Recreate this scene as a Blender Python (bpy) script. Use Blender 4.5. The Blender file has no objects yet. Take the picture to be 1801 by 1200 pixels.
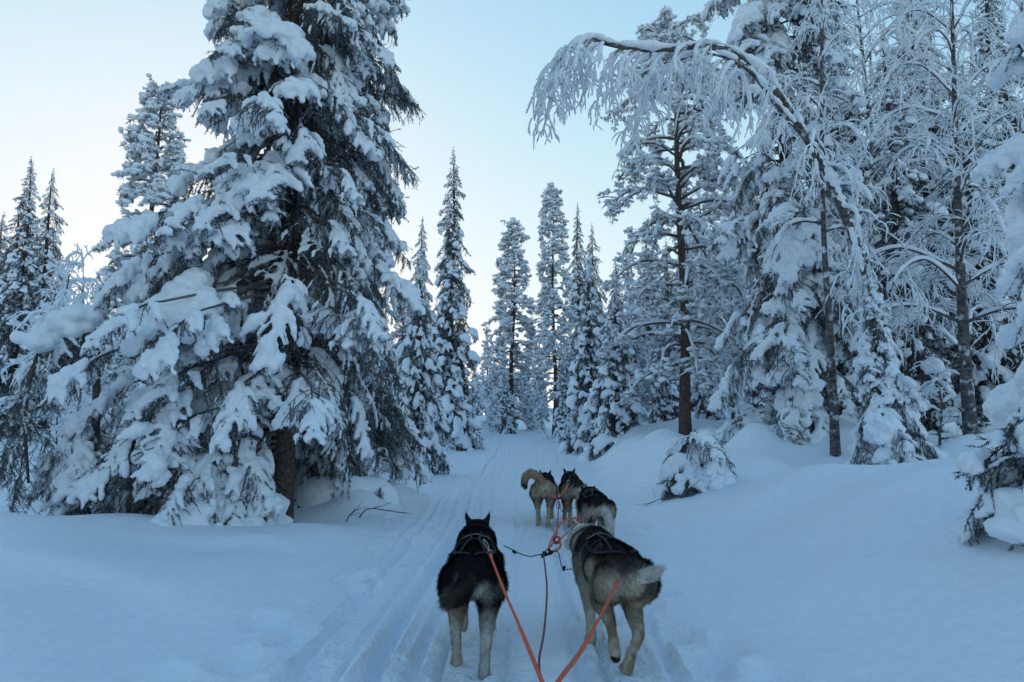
import bpy, bmesh, math
import numpy as np
from mathutils import Vector, Matrix
from mathutils.bvhtree import BVHTree

# ------------------------------------------------------------------ camera, sky, sun, exposure
SC = bpy.context.scene
COL = SC.collection
R = math.radians
CAMZ, FPX, PITCH = 1.2, 1200.0, math.atan(135.0 / 1200.0)
cd = bpy.data.cameras.new('camera')
cd.sensor_width = 36.0
cd.lens = FPX / 1801.0 * 36.0
cd.clip_start, cd.clip_end = 0.05, 3000.0
cam = bpy.data.objects.new('camera', cd)
COL.objects.link(cam)
cam.location = (0, 0, CAMZ)
cam.rotation_euler = (R(90) + PITCH, 0, 0)
SC.camera = cam

SUN_AZ, SUN_EL = -25.0, 9.0          # degrees: left of the view direction, low over the horizon
SKY_STRENGTH, EXPOSURE = 0.15, 2.03
W = bpy.data.worlds.new('World')
SC.world = W
W.use_nodes = True
nt = W.node_tree
sky = nt.nodes.new('ShaderNodeTexSky')
sky.sky_type = 'NISHITA'
sky.sun_disc = False
sky.sun_elevation = R(SUN_EL)
sky.sun_rotation = R(SUN_AZ)
sky.altitude = 200.0
sky.air_density = 1.0
sky.dust_density = 0.3
sky.ozone_density = 3.0
# film-like shoulder on the sky's brightness, the same in every direction
_K = SKY_STRENGTH * 2 ** EXPOSURE
_sep = nt.nodes.new('ShaderNodeSeparateColor'); _com = nt.nodes.new('ShaderNodeCombineColor')
nt.links.new(sky.outputs[0], _sep.inputs[0])
def _math(op, a, b):
    m = nt.nodes.new('ShaderNodeMath'); m.operation = op
    for i, q in enumerate((a, b)):
        if isinstance(q, (int, float)): m.inputs[i].default_value = q
        else: nt.links.new(q, m.inputs[i])
    return m.outputs[0]
for _c in range(3):
    _x = _sep.outputs[_c]
    _q = _math('POWER', _math('MULTIPLY', _x, _K / 1.05), 2.0)
    nt.links.new(_math('DIVIDE', _x, _math('POWER', _math('ADD', _q, 1.0), 0.5)), _com.inputs[_c])
nt.links.new(_com.outputs[0], nt.nodes['Background'].inputs[0])
nt.nodes['Background'].inputs[1].default_value = SKY_STRENGTH
sl = bpy.data.lights.new('sun', 'SUN')
sl.energy = 0.08
sl.angle = R(6.0)
sl.color = (1.0, 0.78, 0.6)
sun = bpy.data.objects.new('sun', sl)
COL.objects.link(sun)
sd = Vector((math.sin(R(SUN_AZ)) * math.cos(R(SUN_EL)), math.cos(R(SUN_AZ)) * math.cos(R(SUN_EL)), math.sin(R(SUN_EL))))
sun.rotation_euler = sd.to_track_quat('Z', 'Y').to_euler()
SC.view_settings.view_transform = 'Standard'
SC.view_settings.look = 'None'
SC.view_settings.exposure = EXPOSURE
SC.view_settings.gamma = 1.0
SC.render.engine = 'CYCLES'
SC.cycles.max_bounces = 8
SC.cycles.diffuse_bounces = 6
SC.cycles.glossy_bounces = 2
SC.cycles.transparent_max_bounces = 4
SC.cycles.use_denoising = True
SC.cycles.use_adaptive_sampling = True
SC.cycles.adaptive_threshold = 0.02

# ------------------------------------------------------------------ numeric helpers
def rs(seed):
    return np.random.RandomState(seed)

_LAT = rs(77).rand(256, 256)
def vnoise(x, y, s=1.0, off=0.0):
    x = np.asarray(x, float) / s + off * 17.3 + 500.0
    y = np.asarray(y, float) / s + off * 9.1 + 500.0
    xi, yi = np.floor(x).astype(int), np.floor(y).astype(int)
    fx, fy = x - xi, y - yi
    fx, fy = fx * fx * (3 - 2 * fx), fy * fy * (3 - 2 * fy)
    a = _LAT[xi & 255, yi & 255]; b = _LAT[(xi + 1) & 255, yi & 255]
    c = _LAT[xi & 255, (yi + 1) & 255]; d = _LAT[(xi + 1) & 255, (yi + 1) & 255]
    return (a * (1 - fx) + b * fx) * (1 - fy) + (c * (1 - fx) + d * fx) * fy
def fbm(x, y, s, oct=3, off=0.0):
    r, a, n = 0, 1.0, 0
    for k in range(oct):
        r = r + a * (vnoise(x, y, s / 2 ** k, off + k * 3.7) - 0.5); n += a; a *= 0.5
    return r / n
def sst(a, b, x):
    t = np.clip((np.asarray(x, float) - a) / (b - a), 0, 1)
    return t * t * (3 - 2 * t)
def unit(v):
    v = np.asarray(v, float)
    return v / np.maximum(np.linalg.norm(v, axis=-1, keepdims=True), 1e-9)
def catmull(P, n):
    P = np.asarray(P, float)
    Q = np.vstack([2 * P[:1] - P[1:2], P, 2 * P[-1:] - P[-2:-1]])
    m = len(P) - 1
    t = np.linspace(0, m - 1e-6, n)
    i = t.astype(int); f = (t - i)[:, None]
    p0, p1, p2, p3 = Q[i], Q[i + 1], Q[i + 2], Q[i + 3]
    return 0.5 * (2 * p1 + (p2 - p0) * f + (2 * p0 - 5 * p1 + 4 * p2 - p3) * f * f + (3 * p1 - p0 - 3 * p2 + p3) * f ** 3)

# pixel of the photograph (1801 x 1200) and forward distance -> point
_cp, _sp = math.cos(PITCH), math.sin(PITCH)
def px(u, v, d):
    a, b = (u - 900.5) / FPX, (600.0 - v) / FPX
    k = _cp - b * _sp
    return np.array([a / k * d, d, CAMZ + (_sp + b * _cp) / k * d])

class Geo:
    """collects vertices and faces; build() links them as one mesh object"""
    def __init__(s):
        s.v, s.f, s.a, s.n = [], {3: [], 4: []}, [], 0
    def add(s, V, F, attr=None):
        V = np.asarray(V, float)
        if len(V) == 0: return
        s.v.append(V)
        for f in (F if isinstance(F, list) else [F]):
            f = np.asarray(f, int)
            if len(f): s.f[f.shape[1]].append(f + s.n)
        s.a.append(np.full(len(V), attr, float) if np.isscalar(attr) else (np.zeros(len(V)) if attr is None else attr))
        s.n += len(V)
    def arrays(s):
        V = np.vstack(s.v) if s.v else np.zeros((0, 3))
        F = [np.vstack(s.f[k]) for k in (3, 4) if s.f[k]]
        return V, F, (np.concatenate(s.a) if s.a else np.zeros(0))
    def mesh(s, name, mat, smooth=True, attr=None):
        V, F, A = s.arrays()
        return mk_mesh(name, V, F, mat, smooth, A if attr else None, attr)

def mk_mesh(name, V, F, mat, smooth=True, A=None, attr=None, colors=None):
    me = bpy.data.meshes.new(name)
    if not isinstance(F, list): F = [F]
    F = [np.asarray(f, np.int32) for f in F if len(f)]
    me.vertices.add(len(V)); me.vertices.foreach_set('co', np.ascontiguousarray(V, np.float32).ravel())
    nl = sum(f.size for f in F); npoly = sum(len(f) for f in F)
    me.loops.add(nl); me.polygons.add(npoly)
    me.loops.foreach_set('vertex_index', np.concatenate([f.ravel() for f in F]).astype(np.int32))
    tot = np.concatenate([np.full(len(f), f.shape[1], np.int32) for f in F])
    st = np.concatenate([[0], np.cumsum(tot)[:-1]]).astype(np.int32)
    me.polygons.foreach_set('loop_start', st)
    me.polygons.foreach_set('use_smooth', np.full(npoly, smooth, bool))
    if attr:
        at = me.attributes.new(attr, 'FLOAT', 'POINT'); at.data.foreach_set('value', A.astype(np.float32))
    if colors is not None:
        at = me.attributes.new('coat', 'FLOAT_COLOR', 'POINT')
        at.data.foreach_set('color', np.hstack([colors, np.ones((len(colors), 1))]).astype(np.float32).ravel())
    me.materials.append(mat)
    me.update(calc_edges=True)
    return me

def link(name, me, parent=None, loc=None, mat4=None):
    o = bpy.data.objects.new(name, me)
    COL.objects.link(o)
    if parent is not None: o.parent = parent
    if mat4 is not None: o.matrix_local = mat4
    elif loc is not None: o.location = loc
    return o
def tag(o, label, cat, group=None, kind=None):
    o['label'] = label; o['category'] = cat
    if group: o['group'] = group
    if kind: o['kind'] = kind
    return o
def thing(name, label, cat, loc=(0, 0, 0), rz=0.0, group=None):
    o = bpy.data.objects.new(name, None)
    COL.objects.link(o)
    o.location = loc; o.rotation_euler = (0, 0, rz); o.empty_display_size = 0.2
    return tag(o, label, cat, group)

def tube(P, rad, k=5, cap=True):
    P = np.asarray(P, float); n = len(P)
    rad = np.broadcast_to(np.asarray(rad, float), (n,))
    T = unit(np.gradient(P, axis=0))
    c = np.abs(unit(P[-1] - P[0]))
    ref = np.zeros(3); ref[int(np.argmin(c))] = 1
    U = unit(np.cross(T, ref)); Vv = np.cross(T, U)
    a = np.arange(k) * 2 * math.pi / k
    ring = P[:, None, :] + rad[:, None, None] * (np.cos(a)[None, :, None] * U[:, None, :] + np.sin(a)[None, :, None] * Vv[:, None, :])
    V = ring.reshape(-1, 3)
    i = np.arange(n - 1)[:, None] * k; j = np.arange(k)[None, :]; j2 = (j + 1) % k
    F = np.stack([i + j, i + j2, i + k + j2, i + k + j], -1).reshape(-1, 4)
    Fs = [F]
    if cap:
        V = np.vstack([V, P[:1], P[-1:]])
        jj = np.arange(k)
        Fs.append(np.vstack([np.stack([np.full(k, n * k), (jj + 1) % k, jj], -1),
                             np.stack([np.full(k, n * k + 1), (n - 1) * k + jj, (n - 1) * k + (jj + 1) % k], -1)]))
    return V, Fs

_bm = bmesh.new(); bmesh.ops.create_icosphere(_bm, subdivisions=2, radius=1.0)
_bm.verts.ensure_lookup_table()
ICO_V = np.array([v.co[:] for v in _bm.verts]); ICO_F = np.array([[v.index for v in f.verts] for f in _bm.faces]); _bm.free()
_bm = bmesh.new(); bmesh.ops.create_icosphere(_bm, subdivisions=1, radius=1.0)
_bm.verts.ensure_lookup_table()
ICO1_V = np.array([v.co[:] for v in _bm.verts]); ICO1_F = np.array([[v.index for v in f.verts] for f in _bm.faces]); _bm.free()

def spheres(C, rad, squash=1.0, lo=False):
    C = np.asarray(C, float); n = len(C)
    IV, IF = (ICO1_V, ICO1_F) if lo else (ICO_V, ICO_F)
    rad = np.broadcast_to(np.asarray(rad, float), (n,))
    V = (C[:, None, :] + IV[None] * rad[:, None, None] * np.array([1, 1, squash])).reshape(-1, 3)
    F = (IF[None] + (np.arange(n) * len(IV))[:, None, None]).reshape(-1, 3)
    return V, F

DG = None
def fuse(V, F, voxel, smooth=2, factor=0.5, decim=None):
    """voxel-fuse overlapping lumps into one continuous surface -> arrays"""
    me = mk_mesh('tmp', V, F, None_mat)
    o = bpy.data.objects.new('tmp', me); COL.objects.link(o)
    m = o.modifiers.new('r', 'REMESH'); m.mode = 'VOXEL'; m.voxel_size = voxel; m.adaptivity = 0.0
    if smooth:
        s = o.modifiers.new('s', 'SMOOTH'); s.iterations = smooth; s.factor = factor
    if decim:
        d = o.modifiers.new('d', 'DECIMATE'); d.ratio = decim
    dg = bpy.context.evaluated_depsgraph_get()
    e = o.evaluated_get(dg); m2 = e.to_mesh()
    n = len(m2.vertices)
    co = np.zeros(n * 3, np.float32); m2.vertices.foreach_get('co', co)
    m2.calc_loop_triangles()
    t = np.zeros(len(m2.loop_triangles) * 3, np.int32)
    npoly = len(m2.polygons)
    lt = np.zeros(npoly, np.int32); m2.polygons.foreach_get('loop_total', lt)
    if npoly and (lt == 4).all():
        li = np.zeros(npoly * 4, np.int32); m2.loops.foreach_get('vertex_index', li); Fo = li.reshape(-1, 4)
    else:
        m2.loop_triangles.foreach_get('vertices', t); Fo = t.reshape(-1, 3)
    e.to_mesh_clear()
    bpy.data.objects.remove(o); bpy.data.meshes.remove(me)
    return co.reshape(-1, 3).astype(float), [Fo]

# ------------------------------------------------------------------ materials
def new_mat(name):
    m = bpy.data.materials.new(name); m.use_nodes = True
    n = m.node_tree.nodes; b = n['Principled BSDF']
    return m, n, m.node_tree.links, b
def noise_node(n, l, scale, detail=3.0, coord='Object'):
    tc = n.new('ShaderNodeTexCoord'); t = n.new('ShaderNodeTexNoise')
    t.inputs['Scale'].default_value = scale; t.inputs['Detail'].default_value = detail
    l.new(tc.outputs[coord], t.inputs['Vector'])
    return t
def bump(n, l, b, tex_out, strength, dist):
    bp = n.new('ShaderNodeBump'); bp.inputs['Strength'].default_value = strength; bp.inputs['Distance'].default_value = dist
    l.new(tex_out, bp.inputs['Height']); l.new(bp.outputs[0], b.inputs['Normal'])
    return bp
def ramp2(n, l, fac, c0, c1, p0=0.3, p1=0.7):
    r = n.new('ShaderNodeValToRGB'); r.color_ramp.elements[0].position = p0; r.color_ramp.elements[1].position = p1
    r.color_ramp.elements[0].color = (*c0, 1); r.color_ramp.elements[1].color = (*c1, 1)
    l.new(fac, r.inputs[0]); return r
def simple(name, c0, c1, scale, rough=0.8, bstr=0.0, bdist=0.01, p0=0.3, p1=0.7, spec=0.2, metal=0.0):
    m, n, l, b = new_mat(name)
    t = noise_node(n, l, scale, 4.0)
    r = ramp2(n, l, t.outputs[0], c0, c1, p0, p1)
    l.new(r.outputs[0], b.inputs['Base Color'])
    b.inputs['Roughness'].default_value = rough; b.inputs['Specular IOR Level'].default_value = spec
    b.inputs['Metallic'].default_value = metal
    if bstr: bump(n, l, b, t.outputs[0], bstr, bdist)
    return m
None_mat = bpy.data.materials.new('none')
M = {}
def make_snow(name, fine, coarse, strength, dist=0.02):
    m, n, l, b = new_mat(name)
    t1 = noise_node(n, l, fine, 3.0); t2 = noise_node(n, l, coarse, 3.0)
    mx = n.new('ShaderNodeMath'); mx.operation = 'MULTIPLY_ADD'; mx.inputs[1].default_value = 0.35
    l.new(t1.outputs[0], mx.inputs[0]); l.new(t2.outputs[0], mx.inputs[2])
    r = ramp2(n, l, t2.outputs[0], (0.83, 0.885, 0.955), (0.89, 0.93, 0.975))
    l.new(r.outputs[0], b.inputs['Base Color'])
    b.inputs['Roughness'].default_value = 0.65; b.inputs['Specular IOR Level'].default_value = 0.25
    bump(n, l, b, mx.outputs[0], strength, dist)
    return m
M['snow_ground'] = make_snow('ground snow', 80.0, 14.0, 0.6, 0.03)
M['snow_trail'] = make_snow('packed trail snow', 60.0, 22.0, 0.9, 0.03)
M['snow'] = make_snow('branch snow', 55.0, 16.0, 0.75)
def make_needles(name, dark0, dark1, white):
    m, n, l, b = new_mat(name)
    at = n.new('ShaderNodeAttribute'); at.attribute_name = 'frost'
    t = noise_node(n, l, 3.0, 2.0)
    r = ramp2(n, l, t.outputs[0], dark0, dark1)
    mx = n.new('ShaderNodeMix'); mx.data_type = 'RGBA'
    l.new(at.outputs['Fac'], mx.inputs['Factor']); l.new(r.outputs[0], mx.inputs['A']); mx.inputs['B'].default_value = (*white, 1)
    l.new(mx.outputs['Result'], b.inputs['Base Color'])
    b.inputs['Roughness'].default_value = 0.75; b.inputs['Specular IOR Level'].default_value = 0.15
    return m
M['needles'] = make_needles('spruce needles', (0.020, 0.026, 0.024), (0.050, 0.050, 0.044), (0.70, 0.75, 0.82))
M['pine_needles'] = make_needles('pine needles', (0.07, 0.075, 0.055), (0.13, 0.12, 0.09), (0.75, 0.78, 0.82))
M['twigs'] = make_needles('bare twigs', (0.06, 0.045, 0.04), (0.11, 0.09, 0.08), (0.75, 0.78, 0.82))
M['bark'] = simple('spruce bark', (0.045, 0.036, 0.032), (0.13, 0.105, 0.09), 22.0, 0.9, 0.9, 0.03)
M['pine_bark'] = simple('pine bark', (0.05, 0.04, 0.036), (0.15, 0.10, 0.08), 14.0, 0.9, 0.9, 0.03)
def make_birch():
    m, n, l, b = new_mat('birch bark')
    tc = n.new('ShaderNodeTexCoord'); mp = n.new('ShaderNodeMapping'); mp.inputs['Scale'].default_value = (4, 4, 9)
    t = n.new('ShaderNodeTexNoise'); t.inputs['Scale'].default_value = 2.6; t.inputs['Detail'].default_value = 8; t.inputs['Roughness'].default_value = 0.7
    l.new(tc.outputs['Object'], mp.inputs[0]); l.new(mp.outputs[0], t.inputs['Vector'])
    r0 = ramp2(n, l, t.outputs[0], (0.028, 0.025, 0.026), (0.22, 0.205, 0.20), 0.40, 0.72)
    t2 = noise_node(n, l, 5.0, 6.0); r2 = ramp2(n, l, t2.outputs[0], (0, 0, 0), (1, 1, 1), 0.56, 0.64)
    r = n.new('ShaderNodeMix'); r.data_type = 'RGBA'; l.new(r2.outputs[0], r.inputs['Factor']); l.new(r0.outputs[0], r.inputs['A']); r.inputs['B'].default_value = (0.62, 0.66, 0.72, 1)
    l.new(r.outputs['Result'], b.inputs['Base Color']); b.inputs['Roughness'].default_value = 0.8
    bump(n, l, b, t.outputs[0], 0.6, 0.02)
    return m
M['birch'] = make_birch()
def make_coat():
    m, n, l, b = new_mat('dog coat')
    at = n.new('ShaderNodeAttribute'); at.attribute_name = 'coat'
    l.new(at.outputs['Color'], b.inputs['Base Color'])
    b.inputs['Roughness'].default_value = 0.85; b.inputs['Specular IOR Level'].default_value = 0.15
    t = noise_node(n, l, 90.0, 2.0); bump(n, l, b, t.outputs[0], 0.4, 0.01)
    return m
M['coat'] = make_coat()
def make_rope(name, c0, c1, sc=160.0):
    m, n, l, b = new_mat(name)
    tc = n.new('ShaderNodeTexCoord'); w = n.new('ShaderNodeTexWave'); w.wave_type = 'BANDS'; w.bands_direction = 'DIAGONAL'
    w.inputs['Scale'].default_value = sc; w.inputs['Distortion'].default_value = 1.5
    l.new(tc.outputs['Object'], w.inputs['Vector'])
    r = ramp2(n, l, w.outputs[0], c0, c1, 0.2, 0.8); l.new(r.outputs[0], b.inputs['Base Color'])
    b.inputs['Roughness'].default_value = 0.7; b.inputs['Specular IOR Level'].default_value = 0.2
    bump(n, l, b, w.outputs[0], 0.5, 0.003)
    return m
M['orange'] = make_rope('orange rope', (0.62, 0.10, 0.06), (0.85, 0.20, 0.12))
M['purple'] = make_rope('purple rope', (0.16, 0.035, 0.07), (0.32, 0.09, 0.15))
M['black_cord'] = make_rope('black cord', (0.012, 0.012, 0.016), (0.03, 0.03, 0.04))
M['harness'] = simple('black webbing', (0.008, 0.008, 0.012), (0.02, 0.02, 0.03), 60.0, 0.8)
M['harness_blue'] = simple('dark blue webbing', (0.010, 0.012, 0.035), (0.02, 0.025, 0.07), 60.0, 0.8)
M['reflective'] = simple('reflective strip', (0.16, 0.15, 0.14), (0.26, 0.25, 0.24), 60.0, 0.6)
M['brass'] = simple('worn snap metal', (0.25, 0.23, 0.2), (0.45, 0.42, 0.36), 50.0, 0.4, metal=0.8)
M['dark_skin'] = simple('dark paw and nose skin', (0.02, 0.018, 0.018), (0.05, 0.045, 0.045), 40.0, 0.6)
M['ear_skin'] = simple('inner ear', (0.25, 0.17, 0.15), (0.38, 0.28, 0.25), 40.0, 0.8)

# ------------------------------------------------------------------ terrain
def trail_c(y): return -0.08 + 0.020 * np.clip(y, 0, 55)
def trail_wl(y): return 1.12 + 0.05 * np.clip(y, 0, 20)
def trail_wr(y): return 0.95 + 0.045 * np.clip(y, 0, 22)
HUMPS = [(-4.6, 5.4, 0.42, 1.3, 1.0), (-3.4, 6.6, 0.18, 0.8, 0.6), (-2.1, 6.9, 0.10, 1.2, 0.5), (3.0, 5.4, 0.10, 0.9, 0.7),
         (4.9, 6.6, 0.16, 0.7, 1.6), (2.1, 4.3, 0.05, 0.8, 0.35), (1.9, 7.2, 0.08, 0.9, 0.6), (3.6, 8.0, 0.10, 1.3, 0.5),
         (-1.9, 11.0, 0.12, 0.5, 1.6), (-2.6, 15.0, 0.2, 0.7, 2.0),
         (3.2, 10.6, 0.30, 0.5, 0.4), (4.1, 11.6, 0.36, 0.6, 0.45), (5.5, 11.2, 0.30, 0.5, 0.5), (2.7, 12.4, 0.30, 0.6, 0.5), (6.4, 9.4, 0.25, 0.7, 0.4), (5.9, 12.4, 0.35, 0.6, 0.5), (2.3, 14.2, 0.22, 0.45, 0.5), (3.3, 15.0, 0.3, 0.5, 0.5),
         (-1.95, 8.9, 0.20, 0.38, 0.35), (-1.7, 10.2, 0.16, 0.35, 0.5), (-2.5, 12.5, 0.30, 0.5, 0.7), (-2.3, 17.5, 0.3, 0.5, 1.0), (7.3, 8.0, 0.2, 0.8, 0.5), (-5.6, 8.6, 0.35, 0.8, 0.6), (-4.6, 9.8, 0.3, 0.7, 0.5)]
RIDGES = [(1.9, 4.6, 0.10, 2.2, 0.40, 0.45), (3.6, 6.3, 0.14, 2.4, 0.45, 0.35), (2.6, 7.6, 0.10, 1.6, 0.35, 0.2), (4.4, 4.4, 0.10, 1.6, 0.5, 0.7), (-2.6, 4.6, 0.08, 1.6, 0.4, -0.5), (-2.0, 5.9, 0.07, 1.2, 0.3, -0.2), (-3.4, 3.6, 0.08, 1.4, 0.5, -0.6)]
PRINTS = [(-1.35, 3.55), (-1.62, 3.3), (-1.22, 3.95), (-1.45, 4.2), (0.98, 3.5), (1.12, 3.75), (0.92, 3.95), (1.2, 3.3), (-1.75, 2.95),
          (0.85, 4.6), (1.02, 4.9), (-1.0, 4.9), (-1.18, 5.3)]
_r = rs(5)
PAWS = [(c + 0.10 * _r.randn(), 2.0 + 6.5 * _r.rand()) for c in (-0.2, 0.52) for _ in range(44)]
GROOVES = [(-0.98, 0.026, 0.035), (-0.63, 0.045, 0.045), (-0.45, 0.022, 0.028), (-0.33, 0.016, 0.022), (-0.76, 0.012, 0.02), (0.30, 0.020, 0.03), (0.42, 0.016, 0.025), (0.72, 0.018, 0.035), (-0.05, 0.014, 0.03)]
def H(x, y):
    x = np.asarray(x, float); y = np.asarray(y, float)
    s = x - trail_c(y) + 0.25 * fbm(x * 0, y, 3.0, 2, 5.0)
    wl, wr = trail_wl(y), trail_wr(y)
    bl = sst(wl, wl + 0.9, -s)
    wide = 2.4 - 1.2 * sst(10, 16, y)
    br = sst(wr - 0.1, wr + wide, s)
    z = 1.0 * sst(14, 62, y)
    z = z + bl * (0.10 + 0.022 * np.clip(-s - wl, 0, 25) + 0.10 * sst(8, 20, y))
    z = z + br * (0.40 + 0.05 * np.clip(s - wr, 0, 14) + 0.45 * sst(10, 22, y)) * (0.62 + 0.38 * sst(2, 8, y))
    off = np.clip(bl + br, 0, 1)
    z = z + off * (0.50 * fbm(x, y, 2.4, 2, 1.0) + 0.10 * fbm(x, y, 0.9, 2, 8.0))
    z = z + off * sst(7.5, 11, y) * (0.62 * np.maximum(fbm(x, y, 1.5, 2, 2.0), -0.08) + 0.16 * np.maximum(fbm(x, y, 0.6, 2, 12.0), -0.05))
    for hx, hy, a, sx, sy in HUMPS:
        z = z + a * np.exp(-((x - hx) / sx) ** 2 - ((y - hy) / sy) ** 2)
    for hx, hy, a, sl_, sw_, th in RIDGES:          # wind drifts: steep on one side
        ax_, ay_ = (x - hx) * math.cos(th) + (y - hy) * math.sin(th), -(x - hx) * math.sin(th) + (y - hy) * math.cos(th)
        ay_ = ay_ + 0.18 * np.sin(ax_ * 1.7 + hx)
        z = z + off * a * np.exp(-(ax_ / sl_) ** 2) * np.where(ay_ > 0, np.exp(-(ay_ / (sw_ * 1.5)) ** 2), np.exp(-(ay_ / (sw_ * 0.55)) ** 2))
    # trail: runner grooves, churned surface
    on = 1 - sst(0.0, 0.25, off)
    st = x - trail_c(y)
    far = 2.1 * (1 - 0.7 * sst(6, 16, y)) * (0.55 + 0.9 * vnoise(x * 0 + 3, y, 1.3, 2.2))
    wig = 0.05 * np.sin(y * 0.35) + 0.03 * np.sin(y * 0.9 + 1)
    for gx, gd, gw in GROOVES:
        q = st - gx * (1 + 0.02 * np.clip(y, 0, 22)) - wig * (1 if gx < 0 else 0.6)
        z = z - on * far * gd * np.exp(-(q / gw) ** 4) + on * far * gd * 0.3 * np.exp(-((np.abs(q) - gw * 1.7) / (gw * 0.6)) ** 2)
    near = 1 - sst(9, 20, y)
    ch = sst(-0.2, 0.12, fbm(x, y, 0.7, 2, 4.0))
    z = z + on * near * (0.085 * ch * fbm(x, y, 0.13, 3, 6.0) + 0.022 * fbm(x, y, 0.07, 2, 7.0)) + on * 0.03 * fbm(x, y, 0.8, 2, 9.0)
    for fx, fy in PAWS:
        r2 = ((x - fx) / 0.034) ** 2 + ((y - fy) / 0.045) ** 2
        z = z - 0.034 * np.exp(-r2 ** 1.5) + 0.010 * np.exp(-(np.sqrt(r2) - 1.6) ** 2 / 0.12)
    for q, (fx, fy) in enumerate(PRINTS):
        r2 = ((x - fx) / 0.095) ** 2 + ((y - fy) / 0.14) ** 2
        z = z - 0.11 * np.exp(-r2) + 0.016 * np.exp(-(np.sqrt(r2) - 1.7) ** 2 / 0.15)
    return z
def Hs(x, y): return float(H(np.array([x]), np.array([y]))[0])

def build_ground():
    xs = [0.0]
    while xs[-1] < 160:
        a = xs[-1]; xs.append(a + (0.024 if a < 1.5 else min(0.024 + (a - 1.5) * 0.05, 9.0)))
    xs = np.array(xs); X = np.concatenate([-xs[:0:-1], xs])
    ys = [-6.0]
    while ys[-1] < 260:
        a = ys[-1]; ys.append(a + (0.5 if a < 1.0 else max(0.02, a * 0.0105)))
    Y = np.array(ys)
    gx, gy = np.meshgrid(X, Y)
    # lateral columns follow the trail so that detail stays on it
    gx = gx + trail_c(gy)
    gz = H(gx, gy)
    V = np.stack([gx, gy, gz], -1).reshape(-1, 3)
    nx, ny = len(X), len(Y)
    i = np.arange(ny - 1)[:, None] * nx; j = np.arange(nx - 1)[None, :]
    F = np.stack([i + j, i + j + 1, i + nx + j + 1, i + nx + j], -1)
    ym = (Y[:-1] + Y[1:])[:, None] / 2; xm = (X[:-1] + X[1:])[None, :] / 2
    on = ((xm > -trail_wl(ym)) & (xm < trail_wr(ym)) & (ym < 110)).ravel()
    F = F.reshape(-1, 4)
    for name, sel, mat in (('snow_ground', ~on, 'snow_ground'), ('sled_trail', on, 'snow_trail')):
        f = F[sel]; u, inv = np.unique(f, return_inverse=True)
        o = link(name, mk_mesh(name, V[u], inv.reshape(-1, 4), M[mat]))
        o['kind'] = 'structure'
build_ground()

# ------------------------------------------------------------------ spruce boughs (unit length, +X outwards)
def needles(P, step, ln, wd, rng, frost, per=3, droop=0.15):
    """blades around a polyline -> V, F, frost"""
    P = np.asarray(P); seg = np.linalg.norm(np.diff(P, axis=0), axis=1); L = seg.sum()
    n = max(2, int(L / step)) * per
    s = rng.rand(n) * L; c = np.concatenate([[0], np.cumsum(seg)])
    k = np.clip(np.searchsorted(c, s) - 1, 0, len(seg) - 1); f = ((s - c[k]) / np.maximum(seg[k], 1e-9))[:, None]
    p = P[k] * (1 - f) + P[k + 1] * f
    t = unit(P[k + 1] - P[k]); r = unit(np.cross(t, rng.randn(n, 3)))
    d = unit(t * 0.75 + r * 0.8 - np.array([0, 0, droop])); w = unit(np.cross(d, rng.randn(n, 3)))
    l = ln * (0.6 + 0.8 * rng.rand(n))[:, None]
    V = np.stack([p - w * wd, p + w * wd, p + d * l], 1).reshape(-1, 3)
    fr = np.repeat(np.where(rng.rand(n) < frost, 0.55 + 0.45 * rng.rand(n), 0.12 * rng.rand(n)), 3)
    return V, np.arange(3 * n).reshape(-1, 3), fr

def curve_from(p0, d0, L, n, rng, grav, wig=0.05):
    p = [np.array(p0, float)]; d = unit(np.array(d0, float)); s = L / (n - 1)
    for i in range(n - 1):
        d = unit(d + np.array([0, 0, -grav * (i + 1) / n]) + wig * rng.randn(3) * np.array([1, 1, 0.6]))
        p.append(p[-1] + d * s)
    return np.array(p)

def bough_skeleton(seed, a0, a1, nside, grav, twig):
    rng = rs(seed)
    ang = np.interp(np.linspace(0, 1, 14), [0, 0.55, 0.85, 1], [R(a0), R(a1), R(a1) * 0.9, R(a1) * 0.5])
    step = 1 / 13.0
    yaw = np.cumsum(0.06 * rng.randn(14))
    P = [np.zeros(3)]
    for k in range(13):
        P.append(P[-1] + step * np.array([math.cos(ang[k]) * math.cos(yaw[k]), math.cos(ang[k]) * math.sin(yaw[k]), math.sin(ang[k])]))
    P = np.array(P)
    lines = [(P, 0)]
    for q in range(nside):
        t = 0.14 + 0.84 * (q + 0.5 * rng.rand()) / nside
        i = min(int(t * 13), 12); b = P[i] + (P[i + 1] - P[i]) * (t * 13 - i); tg = unit(P[i + 1] - P[i])
        sd_ = 1 if q % 2 else -1
        an = R(38 + 26 * rng.rand())
        side = unit(np.cross([0, 0, 1], tg)) * sd_
        d = tg * math.cos(an) + side * math.sin(an) + np.array([0, 0, -0.10])
        L = (0.44 * (1 - t) ** 0.75 + 0.10) * (0.75 + 0.5 * rng.rand())
        c = curve_from(b, d, L, 7, rng, grav)
        lines.append((c, 1))
        for w in range(twig):
            ii = 1 + rng.randint(5)
            d2 = unit(c[ii + 1] - c[ii]) * 0.5 + rng.randn(3) * 0.35 + np.array([0, 0, -0.75])
            lines.append((curve_from(c[ii], d2, L * (0.22 + 0.33 * rng.rand()), 4, rng, 0.25), 2))
    for w in range(nside * twig // 2):
        i = 2 + rng.randint(11)
        d2 = np.array([0.5, 0, -0.6]) + rng.randn(3) * 0.4
        lines.append((curve_from(P[i], d2, 0.10 + 0.10 * rng.rand(), 4, rng, 0.25), 2))
    return lines

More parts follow.
